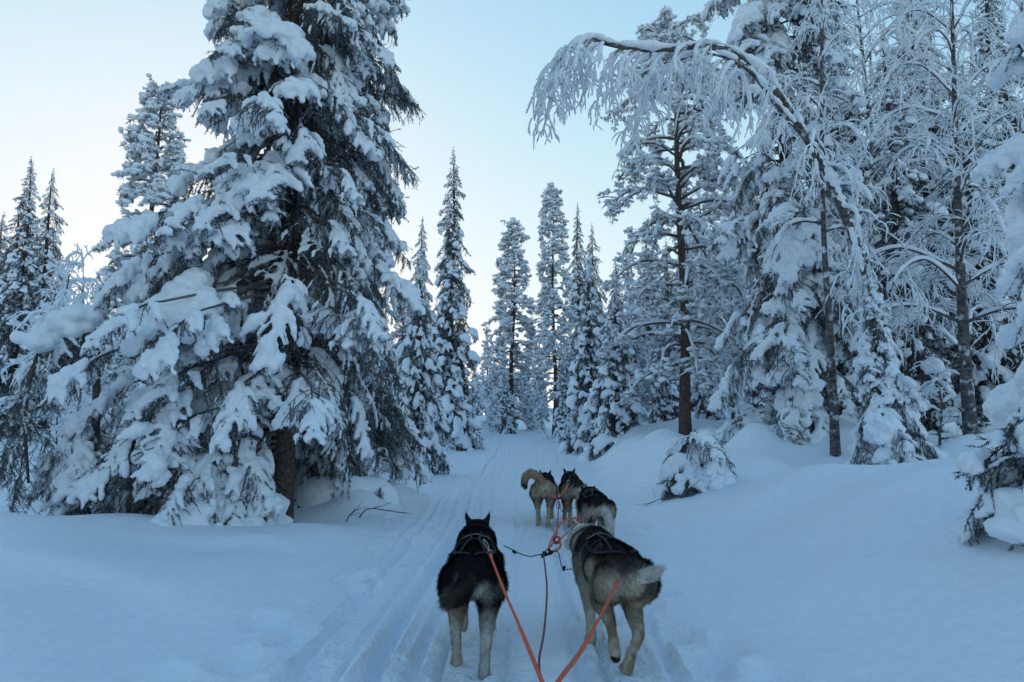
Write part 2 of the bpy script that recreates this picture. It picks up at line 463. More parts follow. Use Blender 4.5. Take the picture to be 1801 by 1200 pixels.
def bough(seed, a0=-8, a1=-42, nside=16, grav=0.35, twig=4, snow_r=0.055, cover=0.75, frost=0.22, voxel=0.02, nstep=0.010,
          nlen=0.022, nwid=0.0032, snow=True, decim=None, main_r=0.011, per=3, patch=0.4, inner=0.2, finger=0.5, lod_lo=False):
    lines = bough_skeleton(seed, a0, a1, nside, grav, twig)
    rng = rs(seed + 999)
    g = Geo()
    for P, lv in lines:
        r = (main_r, main_r * 0.42, main_r * 0.22)[lv]
        if not (lod_lo and lv == 2):
            T_ = P[::2] if lod_lo and len(P) > 6 else P
            V, F = tube(T_, np.linspace(r, r * 0.35, len(T_)), 4 if lv == 0 else 3, cap=False)
            g.add(V, F, 0.25 if lv == 2 else 0.1)
        if lv:
            V, F, fr = needles(P, nstep * (1.0 if lv == 2 else 1.1), nlen, nwid, rng, frost, per)
            g.add(V, F, fr)
    sn = None
    if snow:
        C, Rd = [], []
        no = rng.rand() * 50
        for P, lv in lines:
            if lv == 1 and rng.rand() > cover: continue
            if lv == 2 and rng.rand() > min(1, cover * finger): continue
            n = (46, 20, 7)[lv]
            Q = catmull(P, n); t = np.linspace(0, 1, n)
            ph = rng.rand(4) * 6.28
            lump = 0.78 + 0.30 * np.sin(t * (9, 7, 3)[lv] + ph[0]) + 0.18 * np.sin(t * (21, 13, 5)[lv] + ph[1])
            rad = snow_r * (1.0, 0.66, 0.36)[lv] * np.maximum(lump, 0.28) * (0.8 + 0.4 * rng.rand())
            rad *= np.minimum(1, 0.45 + t * 3) * (np.minimum(1, 0.55 + (1 - t) * 3))
            msk = vnoise(Q[:, 0], Q[:, 1], 0.24, no) + 0.12 * rng.randn() + 0.18 * (Q[:, 0] - 0.5)
            rad = rad * (0.45 + 0.75 * sst(patch, patch + 0.25, msk))
            keep = (Q[:, 0] > inner) & (msk > patch)
            Q = Q + np.array([0, 0, 1]) * (rad * 0.55)[:, None] + 0.16 * rad[:, None] * rng.randn(n, 3)
            C.append(Q[keep]); Rd.append(rad[keep])
        C = np.vstack(C); Rd = np.concatenate(Rd)
        V, F = spheres(C, Rd, 0.85, lo=True)
        sn = fuse(V, F, voxel, 2, 0.5, decim)
        SV, SF = sn; q = SF[0]; nr = np.zeros_like(SV)
        fn_ = np.cross(SV[q[:, 1]] - SV[q[:, 0]], SV[q[:, 2]] - SV[q[:, 0]])
        for c_ in range(q.shape[1]): np.add.at(nr, q[:, c_], fn_)
        hn = fbm(SV[:, 0] + 0.7 * SV[:, 2], SV[:, 1] - 0.5 * SV[:, 2], 0.05, 2, seed) + 0.6 * fbm(SV[:, 0] - SV[:, 2], SV[:, 1] + SV[:, 2], 0.02, 1, seed + 3)
        sn = (SV + unit(nr) * (0.022 * hn)[:, None], SF)
    return g, sn

class Bough: pass
def make_bough(kind, seed, lod):
    hi = lod == 'hi'
    K = dict(cap=dict(snow_r=0.125, cover=1.0, patch=0.22, inner=0.10, twig=3, nside=15, a0=-4, a1=-48, frost=0.18),
             heavy=dict(snow_r=0.072, cover=0.97, patch=0.35, inner=0.20, twig=4, nside=15, a0=-6, a1=-42, frost=0.12),
             mid=dict(snow_r=0.058, cover=0.85, patch=0.41, inner=0.22, twig=5, nside=16, a0=-8, a1=-46, frost=0.14),
             twiggy=dict(snow_r=0.030, cover=0.96, patch=0.26, inner=0.12, finger=0.6, twig=5, nside=18, a0=-16, a1=-52, frost=0.20, grav=0.5, nstep=0.016),
             bare=dict(snow=False, twig=5, nside=14, a0=-10, a1=-45, frost=0.14, grav=0.45, nstep=0.012))[kind]
    if hi:
        K.update(voxel=0.017 if kind != 'twiggy' else 0.013)
    else:
        K.update(voxel=0.036, nstep=0.075, nlen=0.075, nwid=0.013, twig=2, per=2, nside=10, decim=0.44, lod_lo=True)
        K['snow_r'] = K.get('snow_r', 0.05) * 1.12
    g, sn = bough(seed, **K)
    b = Bough(); b.kind = kind
    b.leaf = g.arrays()
    b.snow = sn
    if hi:
        b.leaf_me = g.mesh('bough', M['needles'], False, 'frost')
        b.snow_me = mk_mesh('snow_load', sn[0], sn[1], M['snow']) if sn else None
    return b
HI = {k: [make_bough(k, 100 * i + 11 * j, 'hi') for j in range(n)] for i, (k, n) in enumerate((('heavy', 4), ('mid', 4), ('twiggy', 4), ('bare', 2), ('cap', 3)))}
LO = {k: [make_bough(k, 1000 + 100 * i + 11 * j, 'lo') for j in range(n)] for i, (k, n) in enumerate((('heavy', 3), ('mid', 3), ('twiggy', 2), ('bare', 2)))}

def place_mat(p, az, pitch, sx, sy, sz, roll=0.0):
    return Matrix.Translation(Vector(p)) @ Matrix.Rotation(az, 4, 'Z') @ Matrix.Rotation(-pitch, 4, 'Y') @ Matrix.Rotation(roll, 4, 'X') @ Matrix.Diagonal((sx, sy, sz, 1))
def xf(Mx, V):
    A = np.array(Mx)
    return V @ A[:3, :3].T + A[:3, 3]

def spruce_plan(seed, Ht, Rad, z0=0.35, dz=0.22, per=4, power=0.8, pitch0=-12, pitch1=25, jitter=0.25):
    """positions of boughs up a trunk: (z, azimuth, length, pitch)"""
    rng = rs(seed); out = []; z = z0; az = rng.rand() * 6.28
    while z < Ht - 0.08:
        t = z / Ht
        L = Rad * (1 - t) ** power
        for k in range(per):
            a = az + k * 2 * math.pi / per + 0.45 * rng.randn()
            out.append((z + dz * (rng.rand() - 0.5), a, max(0.10, L * (1 + jitter * np.clip(rng.randn(), -1.8, 1.2))), R(pitch0 + (pitch1 - pitch0) * t ** 1.5 + 7 * rng.randn())))
        az += 2.4; z += dz * (1.0 - 0.55 * t)
    return out

def trunk_mesh(Ht, r0, mat, seed=0, sway=0.04, sides=10, pts=None, rend=0.012, sink=0.3):
    rng = rs(seed)
    if pts is None:
        zz = np.linspace(-sink, Ht, 16)
        P = np.stack([sway * Ht * 0.1 * np.sin(zz * 0.7 + rng.rand() * 6), sway * Ht * 0.1 * np.sin(zz * 0.5 + rng.rand() * 6), zz], -1)
        P[:, :2] *= sst(0, 2, zz)[:, None]
    else: P = catmull(pts, 24)
    n = len(P); t = np.linspace(0, 1, n)
    rad = r0 * (1 - t) ** 0.85 + rend + 0.35 * r0 * np.exp(-t * n / 1.6)
    V, F = tube(P, rad, sides)
    return mk_mesh('trunk', V, F, M[mat]), P

# ---- low-detail spruce templates, each merged into foliage + snow_cover
def spruce_template(seed, Ht, Rad, kinds, trunk_r=0.12, **kw):
    rng = rs(seed + 5)
    leaf, snow = Geo(), Geo()
    for z, az, L, pt in spruce_plan(seed, Ht, Rad, **kw):
        k = kinds[rng.randint(len(kinds))]
        b = LO[k][rng.randint(len(LO[k]))]
        m = place_mat((0, 0, z), az, pt, L, L * (0.8 + 0.4 * rng.rand()), L * (0.8 + 0.4 * rng.rand()), 0.2 * rng.randn())
        V, F, A = b.leaf; leaf.add(xf(m, V), F, A)
        if b.snow is not None: snow.add(xf(m, b.snow[0]), b.snow[1])
    # snow cap on the leader
    C = np.array([[0.02 * math.sin(q), 0.02 * math.cos(q * 1.3), Ht - 0.5 + 0.09 * q] for q in range(7)])
    V, F = spheres(C, 0.07 - 0.007 * np.arange(7), 1.2, lo=True); snow.add(V, F)
    tm, _ = trunk_mesh(Ht - 0.1, trunk_r, 'bark', seed)
    return dict(H=Ht, trunk=tm, foliage=leaf.mesh('foliage', M['needles'], False, 'frost'), snow_cover=snow.mesh('snow_cover', M['snow']))

T = {}
T['narrow_a'] = spruce_template(1, 10, 1.5, ['heavy', 'mid', 'mid', 'twiggy'], z0=0.3, dz=0.27, per=5, power=0.72, pitch0=-30, pitch1=-5)
T['narrow_b'] = spruce_template(2, 10, 1.55, ['mid', 'mid', 'heavy', 'bare'], z0=0.5, dz=0.27, per=5, power=0.68, pitch0=-27, pitch1=0)
T['narrow_c'] = spruce_template(3, 8, 1.5, ['heavy', 'mid', 'twiggy'], z0=0.3, dz=0.27, per=5, power=0.7, pitch0=-24, pitch1=5)
T['young_a'] = spruce_template(4, 4, 1.15, ['heavy', 'mid'], 0.06, z0=0.15, dz=0.20, per=5, power=0.75, pitch0=-34, pitch1=-10)
T['young_b'] = spruce_template(5, 4, 1.25, ['heavy', 'heavy', 'mid'], 0.06, z0=0.2, dz=0.20, per=5, power=0.8, pitch0=-32, pitch1=-8)

# ---- pines
def lump_template(seed, n=5):
    rng = rs(seed); C = rng.randn(n, 3) * np.array([0.5, 0.5, 0.2])
    V, F = spheres(C, 0.42 + 0.25 * rng.rand(n), 0.75, lo=True)
    return fuse(V, F, 0.32, 1, 0.5, 0.22)
LUMPS = [lump_template(s, 4 + s % 3) for s in range(5)]
def pine_template(seed, Ht, Rad, z0, trunk_r, dens=1.0, frost=0.5, droop=0.28, rise=15, lumpf=1.0, cone=False):
    rng = rs(seed)
    wood, leaf, snow = Geo(), Geo(), Geo()
    nb = int(48 * dens)
    for q in range(nb):
        t = (q + rng.rand()) / nb
        z = z0 + (Ht - z0) * t ** 0.9
        tt = (z - z0) / (Ht - z0)
        L = Rad * (0.55 + 0.65 * rng.rand()) * (math.sin(math.pi * (0.18 + 0.78 * tt)) ** 0.7) + 0.15
        if cone: L = Rad * (0.65 + 0.5 * rng.rand()) * (1 - tt) ** 0.6 + 0.12
        az = q * 2.4 + rng.randn() * 0.3
        d = np.array([math.cos(az), math.sin(az), math.tan(R(rise + 35 * tt + 10 * rng.randn()))])
        P = curve_from((0, 0, z), d, L, 9, rng, droop, 0.16)
        r = 0.012 + 0.016 * L
        V, F = tube(P, np.linspace(r, r * 0.3, 9), 5, False); wood.add(V, F, 0.05)
        def snow_tube(P, r):
            n = len(P)
            Q = catmull(P, n + 2); k = len(Q)
            rad = r * (0.75 + 0.5 * rng.rand(k)); rad[0] *= 0.3; rad[-1] *= 0.3
            V, F = tube(Q + np.array([0, 0, 1]) * (rad * 0.8 + r * 0.3)[:, None], rad, 4, False); snow.add(V, F)
        snow_tube(P[1:], 0.018 + 0.012 * L)
        ns = int(4 + 5 * L)
        for w in range(ns):
            i = 3 + rng.randint(6) if w else 8
            d2 = unit(P[min(i, 8)] - P[i - 1]) + 0.8 * rng.randn(3) * np.array([1, 1, 0.5])
            l2 = (0.14 + 0.30 * rng.rand()) * (0.6 + 0.35 * L)
            S = curve_from(P[i], d2, l2, 5, rng, 0.3, 0.15)
            V, F = tube(S, np.linspace(0.010, 0.005, 5), 3, False); wood.add(V, F, 0.2)
            if rng.rand() < 0.5: snow_tube(S, 0.014)
            for m in range(3):
                c = S[2 + rng.randint(3)] + 0.05 * rng.randn(3)
                s = (0.055 + 0.05 * rng.rand()) * lumpf
                # needle tuft
                n = 16; dd = unit(rng.randn(n, 3) + np.array([0, 0, -0.15]) + 0.5 * unit(d2)); ww = unit(np.cross(dd, rng.randn(n, 3)))
                l = (s * 1.25 * (0.7 + 0.6 * rng.rand(n)))[:, None]
                leaf.add(np.stack([c - ww * s * 0.10, c + ww * s * 0.10, c + dd * l], 1).reshape(-1, 3), np.arange(3 * n).reshape(-1, 3),
                         np.repeat(np.where(rng.rand(n) < frost, 0.5 + 0.5 * rng.rand(n), 0.1), 3))
                if rng.rand() < 0.85:
                    LV, LF = LUMPS[rng.randint(5)]
                    mm = np.array(Matrix.Rotation(rng.rand() * 6.28, 3, 'Z'))
                    snow.add((LV * s * (0.8 + 0.5 * rng.rand())) @ mm.T + c + np.array([0, 0, 0.45 * s]), LF)
    tm, _ = trunk_mesh(Ht, trunk_r, 'pine_bark', seed, 0.10)
    V, F, A = wood.arrays()
    return dict(H=Ht, trunk=tm, branches=wood.mesh('branches', M['twigs'], True, 'frost'), foliage=leaf.mesh('foliage', M['pine_needles'], False, 'frost'),
                snow_cover=snow.mesh('snow_cover', M['snow']))
T['pine_old'] = pine_template(21, 10, 2.0, 1.5, 0.115, 1.9, 0.6, 0.40, 6)
T['pine_tall'] = pine_template(22, 10, 1.35, 1.3, 0.09, 1.7, 0.6, 0.55, -10, 1.2, True)
T['pine_far'] = pine_template(23, 10, 1.7, 0.6, 0.12, 2.1, 0.5, 0.45, -5, 1.3, True)

# ---- birches: every twig carries a ridge of snow
def birch_parts(seed, trunk_pts, trunk_r, limbs, twig_len=0.5, hang=0.6, dens=1.0, snow_r=0.016, rend=0.012, frost=0.35):
    """limbs: list of (start point, direction, length, radius, gravity)"""
    rng = rs(seed); wood, snow = Geo(), Geo()
    def snow_on(P, r, gap=0.0):
        n = len(P); Q = catmull(P, max(4, int(1.3 * n))); k = len(Q)
        rad = r * (0.7 + 0.6 * rng.rand(k)); rad[0] *= 0.35; rad[-1] *= 0.35
        V, F = tube(Q + np.array([0, 0, 1]) * (rad * 0.75)[:, None], rad, 4 if r < 0.02 else 5, False); snow.add(V, F)
    def twig(p, d, L, r, lv):
        n = 6 if lv < 2 else 4
        P = curve_from(p, d, L, n, rng, hang * (0.55 if lv == 0 else 0.9), 0.14)
        V, F = tube(P, np.linspace(r, r * 0.45, n), 3, False); wood.add(V, F, 0.5 if rng.rand() < frost else 0.08)
        if rng.rand() < 0.9: snow_on(P, snow_r * (1.0, 0.8, 0.62)[lv])
        if lv < 2:
            for w in range(int((5, 4)[lv] * dens)):
                i = 1 + rng.randint(n - 1)
                dd = unit(P[i] - P[i - 1]) + 0.75 * rng.randn(3) * np.array([1, 1, 0.6])
                twig(P[i], dd, L * (0.45 + 0.35 * rng.rand()), r * 0.6, lv + 1)
    for p, d, L, r, gv in limbs:
        P = curve_from(p, d, L, 12, rng, gv, 0.10)
        V, F = tube(P, np.linspace(r, r * 0.3, 12), 5, False); wood.add(V, F, 0.05)
        snow_on(P[1:], snow_r * 1.5 + r * 0.7)
        for w in range(int((5 + 6 * L) * dens)):
            i = 2 + rng.randint(10)
            dd = unit(P[i] - P[i - 1]) + 0.8 * rng.randn(3) * np.array([1, 1, 0.55])
            twig(P[i], dd, twig_len * (0.6 + 0.7 * rng.rand()), max(0.005, r * 0.35), 0)
    tm = None
    if trunk_pts is not None:
        tm, _ = trunk_mesh(0, trunk_r, 'birch', seed, pts=trunk_pts, rend=rend)
    return dict(trunk=tm, branches=wood.mesh('branches', M['twigs'], True, 'frost'), snow_cover=snow.mesh('snow_cover', M['snow']))
def birch_template(seed, Ht, Rad, z0, trunk_r, n, **kw):
    rng = rs(seed + 50)
    P = [(0, 0, -0.3), (0.02, 0, Ht * 0.2), (0.06 * rng.randn(), 0.06 * rng.randn(), Ht * 0.5), (0.15 * rng.randn(), 0.15 * rng.randn(), Ht)]
    Q = catmull(P, 60)
    limbs = []
    for q in range(n):
        t = (q + rng.rand()) / n; z = z0 + (Ht - z0) * t
        p = Q[np.argmin(np.abs(Q[:, 2] - z))]
        az = q * 2.4 + 0.5 * rng.randn()
        el = R(35 + 20 * t + 8 * rng.randn())
        limbs.append((p, (math.cos(az) * math.cos(el), math.sin(az) * math.cos(el), math.sin(el)), Rad * (1.15 - 0.6 * t) * (0.7 + 0.5 * rng.rand()), 0.012 + 0.02 * (1 - t), 0.42))
    d = birch_parts(seed, P, trunk_r, limbs, **kw); d['H'] = Ht
    return d
T['birch_big'] = birch_template(31, 9, 2.1, 1.7, 0.105, 38, twig_len=0.6, hang=0.5, dens=0.68, snow_r=0.012, frost=0.25)
T['birch_slim'] = birch_template(34, 9, 1.0, 3.6, 0.075, 16, twig_len=0.45, hang=0.7, dens=0.7, snow_r=0.014)
T['birch_thin'] = birch_template(32, 5, 1.2, 0.7, 0.05, 18, twig_len=0.42, hang=0.75, dens=0.75, snow_r=0.02)
T['shrub'] = birch_template(33, 2.2, 0.8, 0.15, 0.025, 10, twig_len=0.34, hang=0.5, dens=0.6, snow_r=0.02)

# ------------------------------------------------------------------ plant trees
PARTS = ('trunk', 'branches', 'foliage', 'snow_cover')
def plant(tmpl, name, label, cat, u, d, vtop=None, height=None, wide=1.0, rz=0.0, group=None, x=None, lean=0.0, sink=0.05):
    t = T[tmpl]
    xx = px(u, 740, d)[0] if x is None else x
    z = Hs(xx, d) - sink
    if vtop is not None: height = px(u, vtop, d)[2] - z
    s = height / t['H']
    o = thing(name, label, cat, (xx, d, z), rz, group)
    o.rotation_euler = (0, R(lean), rz)
    o.scale = (s * wide, s * wide, s)
    for p in PARTS:
        if t.get(p):
            c = link(p, t[p], o)
            if p != 'trunk': c['kind'] = 'stuff'
    return o
def hero_spruce(name, label, u, d, Ht, Rad, trunk_r, seed, choose, zmax=99, keep=None, size=(0.65, 1.15), most=298, spread=None, lean=0.0, **kw):
    """trunk + boughs; limbs on the side of the camera end in several short boughs, those behind in one long one"""
    x = px(u, 740, d)[0]; z0 = Hs(x, d) - 0.05
    o = thing(name, label, 'tree', (x, d, z0)); o.rotation_euler = (0, R(lean), 0)
    tm, P = trunk_mesh(Ht, trunk_r, 'bark', seed, 0.03, 14)
    link('trunk', tm, o)
    rng = rs(seed + 3); items = []
    cam_az = math.atan2(-d, -x)
    for z, az, L, pt in spruce_plan(seed, Ht, Rad, **kw):
        if z > zmax or (keep and not keep(z, az, L)): continue
        pz = P[np.argmin(np.abs(P[:, 2] - z))]
        if spread: L *= spread(z, az)
        face = math.cos(az - cam_az)
        if face < -0.35 or L < size[1] * 0.8:
            items.append((face, (pz[0], pz[1], z), az, pt, L)); continue
        dv = np.array([math.cos(az) * math.cos(pt - 0.25), math.sin(az) * math.cos(pt - 0.25), math.sin(pt - 0.25)])
        nb = 2 if L < 1.5 else 3
        for q in range(nb):
            bl = rng.uniform(*size)
            r0 = max(0.0, (L - bl * 0.85) * (1.0, 0.62, 0.25)[q] * rng.uniform(0.85, 1.05))
            a2 = az + rng.uniform(-0.35, 0.35) * (1 if q else 0.3)
            p = np.array([pz[0], pz[1], z]) + dv * r0 + np.array([-math.sin(az), math.cos(az), 0]) * rng.uniform(-0.15, 0.15) * r0
            items.append((face + 0.2 * (q == 0), tuple(p), a2, pt - 0.12 * q * rng.rand(), bl))
    items.sort(key=lambda t: -t[0])
    wood = Geo()
    for n, (face, p, az, pt, L) in enumerate(items):
        if n >= most: break
        k = choose(p[2], az, rng)
        b = HI[k][rng.randint(len(HI[k]))]
        m = place_mat(p, az, pt, L, L * (0.85 + 0.4 * rng.rand()), L * (0.8 + 0.35 * rng.rand()), 0.25 * rng.randn())
        c = link('bough', b.leaf_me, o, mat4=m)
        if b.snow_me:
            link('snow_load', b.snow_me, c)['kind'] = 'stuff'
        if p[0] ** 2 + p[1] ** 2 > 0.04:          # the limb that carries it
            top = np.array([0, 0, p[2] + 0.25 * math.hypot(p[0], p[1])])
            mid = (top + np.array(p)) / 2 + np.array([0, 0, 0.06])
            V, F = tube(catmull([top, mid, p], 7), np.linspace(0.022, 0.012, 7), 5, False); wood.add(V, F, 0.1)
    if wood.n: link('limbs', wood.mesh('limbs', M['twigs'], True, 'frost'), o)['kind'] = 'stuff'
    return o
def ch_left(z, az, rng):
    ca = math.cos(az - R(205)); q = rng.rand()      # thick pads towards the left and the front, thin twigs to the right
    if ca > 0.1: return 'cap' if q < 0.10 else 'heavy' if q < 0.70 else 'mid'
    if ca > -0.35: return 'heavy' if q < 0.35 else 'mid' if q < 0.68 else 'twiggy'
    return 'twiggy' if q < 0.68 else 'bare' if q < 0.74 else 'mid'
def keep_hero(z, az, L):
    return z > 2.0 or math.cos(az - R(205)) > 0.35
hero_spruce('spruce_tree', 'massive old spruce loaded with thick snow pads, dark trunk bare near the ground', 497, 7.9, 15.0, 2.5, 0.115, 41, ch_left,
            z0=0.95, dz=0.26, per=5, power=1.0, pitch0=-14, pitch1=10, jitter=0.15, zmax=8.4, keep=keep_hero, spread=lambda z, az: 1.0 + 0.12 * math.cos(az - R(190)) if z < 4 else 0.95 - 0.22 * max(0, math.cos(az - R(180))))
hero_spruce('spruce_tree', 'dark spruce close behind the massive snow-padded one, its snow thin and twiggy', 572, 10.0, 14.0, 1.45, 0.12, 47,
            lambda z, az, rng: ['twiggy', 'mid', 'twiggy', 'mid', 'bare'][rng.randint(5)], z0=0.9, dz=0.24, per=5, power=0.38, pitch0=-22, pitch1=5, jitter=0.22, zmax=9.5, size=(0.9, 1.3))
hero_spruce('spruce_tree', 'tall columnar spruce with hanging snowy boughs behind the leaning birch', 1400, 12.2, 17.0, 1.75, 0.14, 53,
            lambda z, az, rng: ['heavy', 'heavy', 'mid', 'mid', 'twiggy', 'cap', 'bare'][rng.randint(7)], z0=0.5, dz=0.30, per=5, power=0.5, pitch0=-28, pitch1=0, jitter=0.25, zmax=11.5, size=(0.8, 1.2))
hero_spruce('spruce_tree', 'young spruce buried in huge smooth snow caps beside the open slope', 1975, 3.8, 4.4, 1.0, 0.05, 59,
            lambda z, az, rng: 'cap' if rng.rand() < 0.6 else 'heavy', z0=0.2, dz=0.22, per=6, power=0.5, pitch0=-34, pitch1=-15, jitter=0.2, size=(0.8, 1.1))

# other single trees: template, name, label, u, distance, v of the top, width factor, turn
SP, PI_, BI = 'spruce_tree', 'pine_tree', 'birch_tree'
plant('pine_old', PI_, 'big frosted pine with bare reddish trunk and crooked snowy limbs', 'tree', 1205, 17.5, 38, wide=1.0, rz=0.4)
plant('birch_big', BI, 'upright birch with thick dark patched trunk, its crown full of frosted twigs', 'tree', 1706, 10.6, -120, rz=1.0, wide=0.95)
plant('birch_slim', BI, 'slim mottled birch rising in front of the columnar spruce', 'tree', 1466, 10.4, -60, rz=0.2, wide=1.0)
plant('narrow_b', SP, 'tall spruce in shade right behind the upright birch\'s crown', 'tree', 1655, 17.5, -90, rz=2.9, wide=1.35)
plant('narrow_a', SP, 'tall spruce behind the young spruce with huge snow caps', 'tree', 1800, 16.0, -60, rz=1.9, wide=1.3)
hero_spruce('spruce_tree', 'small snow-heavy spruce between the slim birch and the upright birch', 1562, 9.2, 3.0, 0.9, 0.04, 63,
            lambda z, az, rng: ['heavy', 'heavy', 'mid', 'cap'][rng.randint(4)], z0=0.25, dz=0.20, per=5, power=0.8, pitch0=-34, pitch1=-20, jitter=0.2, size=(0.5, 0.8), lean=-3)
for q, (u, d, vt, k, lb) in enumerate([(835, 66, 640, 'narrow_c', 'low loose spruce at the far end of the trail beside the column spruce'), (858, 74, 610, 'pine_far', 'faint pine at the far end of the trail above the small boulder'),
        (876, 62, 655, 'young_b', 'squat snowy spruce at the far end of the trail'), (918, 70, 640, 'narrow_b', 'dark spruce closing the trail end right of the red-trunked pine'), (936, 64, 665, 'birch_thin', 'pale birch closing the trail end'),
        (950, 76, 620, 'narrow_a', 'dense spruce closing the trail end left of the thin tall pine'), (898, 80, 640, 'narrow_c', 'loose spruce far behind the red-trunked pine'), (848, 58, 680, 'birch_thin', 'low pale birch behind the bush by the column spruce')]):
    plant(k, {'p': PI_, 'b': BI}.get(k[0], SP), lb, 'tree', u, d, vt, rz=q * 1.7, wide=1.4)
plant('young_b', SP, 'plump low spruce under heavy snow at the right edge of the trail', 'tree', 1085, 19.0, 505, rz=2.0, wide=1.15)
plant('young_a', SP, 'small full-skirted spruce tucked behind the plump low one by the trail', 'tree', 1040, 22.0, 450, rz=4.0, wide=1.0)
plant('narrow_c', SP, 'slim spruce whose lower boughs hide the big pine\'s left foot', 'tree', 1160, 20.5, 560, rz=1.1, wide=1.1)
plant('narrow_b', SP, 'slim spruce standing just right of the big pine\'s bare trunk', 'tree', 1248, 21.0, 470, rz=3.1, wide=1.2)
plant('young_b', SP, 'heavily padded small spruce beside the trail below the tall narrow spruce', 'tree', 735, 14.5, 440, rz=0.7, wide=0.85)
plant('narrow_a', SP, 'tall dense narrow spruce like a column on the trail\'s left side', 'tree', 793, 24.0, 262, rz=0.2, wide=1.1)
plant('narrow_b', SP, 'slender spruce half hidden between the padded small spruce and the tall column', 'tree', 738, 27.0, 382, rz=5.0, wide=0.9)
plant('pine_far', PI_, 'pine with red-brown trunk standing where the trail bends out of sight', 'tree', 902, 38.0, 388, rz=0.0, wide=0.95)
plant('pine_tall', PI_, 'thin tall pine with bare lower trunk and short drooping branches', 'tree', 975, 31.0, 325, rz=0.6, wide=0.9)
plant('young_b', SP, 'little snowy spruce hiding the red-trunked pine\'s foot', 'tree', 890, 35.0, 655, rz=0.4, wide=1.1)
plant('young_a', SP, 'little snowy spruce just right of the thin tall pine\'s foot', 'tree', 996, 28.0, 610, rz=1.4, wide=1.0)
plant('narrow_a', SP, 'narrow dark spruce just right of the thin tall pine', 'tree', 1020, 34.0, 358, rz=2.2, wide=0.9)
plant('narrow_c', SP, 'short spruce peeking out behind the narrow dark spruce', 'tree', 1046, 37.0, 395, rz=0.9, wide=0.9)
plant('pine_far', PI_, 'broad frosted pine rising behind the left flank of the massive spruce', 'tree', 245, 21.0, 150, rz=1.7, wide=1.0)
plant('narrow_b', SP, 'dense tall spruce with a bushy tip at the forest edge left of the pine', 'tree', 18, 22.0, 278, rz=0.6, wide=1.05)
plant('narrow_c', SP, 'thinner spruce with a spiky tip beside the bushy-tipped tall one', 'tree', 60, 25.0, 300, rz=2.6, wide=0.9)
plant('birch_thin', BI, 'small frosted birch drooping in front of the bushy-tipped spruce', 'tree', 85, 16.0, 480, rz=0.3, wide=1.1)
plant('birch_thin', BI, 'thin bent birch showing against the sky beside the frosted pine', 'tree', 130, 24.0, 455, rz=2.0, wide=0.8)
plant('narrow_b', SP, 'dark spruce behind the leaning small one, left of the upright birch', 'tree', 1600, 13.5, 60, rz=4.4, wide=1.25)
plant('narrow_c', SP, 'snowy spruce filling the gap behind the upright birch\'s trunk', 'tree', 1740, 15.0, 120, rz=1.4, wide=1.3)
plant('birch_big', BI, 'frosted birch with a slender leaning stem deep among the right-hand spruces', 'tree', 1560, 15.5, -60, rz=3.0, wide=1.0)
plant('birch_thin', BI, 'wispy young birch between the columnar spruce and the big pine', 'tree', 1290, 19.0, 420, rz=1.0, wide=1.0)
plant('narrow_a', SP, 'spruce showing between the columnar spruce and the dark one behind the birch', 'tree', 1500, 17.0, -20, rz=0.5, wide=1.3)

# frosted forest behind: individuals, further than everything above
rng = rs(7)
BG = []
for u in np.arange(-420, 2300, 33):
    for row in range(2):
        uu = u + rng.uniform(-16, 16); d = (30, 46)[row] + rng.uniform(-5, 7)
        if 770 < uu < 1010: d = 48 + 14 * row + rng.uniform(0, 10)
        # skyline of the photograph: far trees stay low in the gaps
        cap = np.interp(uu, [-420, 0, 80, 110, 170, 300, 700, 780, 830, 880, 960, 1000, 1050, 1120, 1300, 1500, 2300], [250, 330, 420, 560, 540, 430, 470, 480, 600, 620, 630, 560, 480, 420, 300, 200, 200])
        vt = cap + rng.uniform(0, 110) * (1 + row * 0.3)
        xx = px(uu, 740, d)[0]
        s_ = xx - trail_c(d)
        if -3.0 < s_ < 2.8 and d < 58: continue
        BG.append((uu, d, min(vt, 690)))
for q, (u, d, vt) in enumerate(BG):
    k = ['narrow_a', 'narrow_b', 'narrow_c', 'pine_far', 'young_b', 'birch_thin', 'narrow_c'][rng.randint(7)]
    nm = {'n': SP, 'y': SP, 'p': PI_, 'b': BI}[k[0]]
    where = ('behind the bushy-tipped tall spruce' if u < 150 else 'behind the massive snow-padded spruce' if u < 720 else 'behind the tall column spruce' if u < 830
             else 'closing the far end of the trail' if u < 990 else 'behind the big frosted pine' if u < 1300 else 'behind the columnar spruce' if u < 1560 else 'behind the upright birch')
    look = {'narrow_a': 'dense snow-covered spruce', 'narrow_b': 'dark snow-covered spruce', 'narrow_c': 'loose-branched snowy spruce', 'young_b': 'broad cone-shaped snowy spruce',
            'pine_far': 'frosted pine', 'birch_thin': 'pale frosted birch'}[k]
    ht = px(u, vt, d)[2]
    lb = '%s %s in the %s forest %s' % ('tall' if ht > 11 else 'low' if ht < 6.5 else 'mid-height', look, 'nearer' if d < 40 else 'farther', where)
    plant(k, nm, lb, 'tree', u, d, vt, rz=rng.rand() * 6.28, wide=rng.uniform(0.85, 1.25), group='forest trees %s' % where)
# unseen forest beside and behind the sled, added to cut sun and sky light
for q in range(26):
    a_ = R(-28 - q * (236.0 / 25))
    r_ = 8.5 + 5.0 * rng.rand()
    xx, yy = r_ * math.cos(a_), r_ * math.sin(a_) + 1.5
    if abs(xx) < 2.6 or (yy > 0 and abs(xx) / yy < 1.25): continue
    if q % 2: continue
    k = ['narrow_a', 'narrow_b', 'narrow_c'][rng.randint(3)]
    plant(k, SP, 'snowy spruce of the unseen forest behind the sled, added for shade', 'tree', 0, yy, height=8.5 + 4 * rng.rand(), x=xx, rz=rng.rand() * 6.28, wide=1.25, group='unseen forest trees behind the sled')

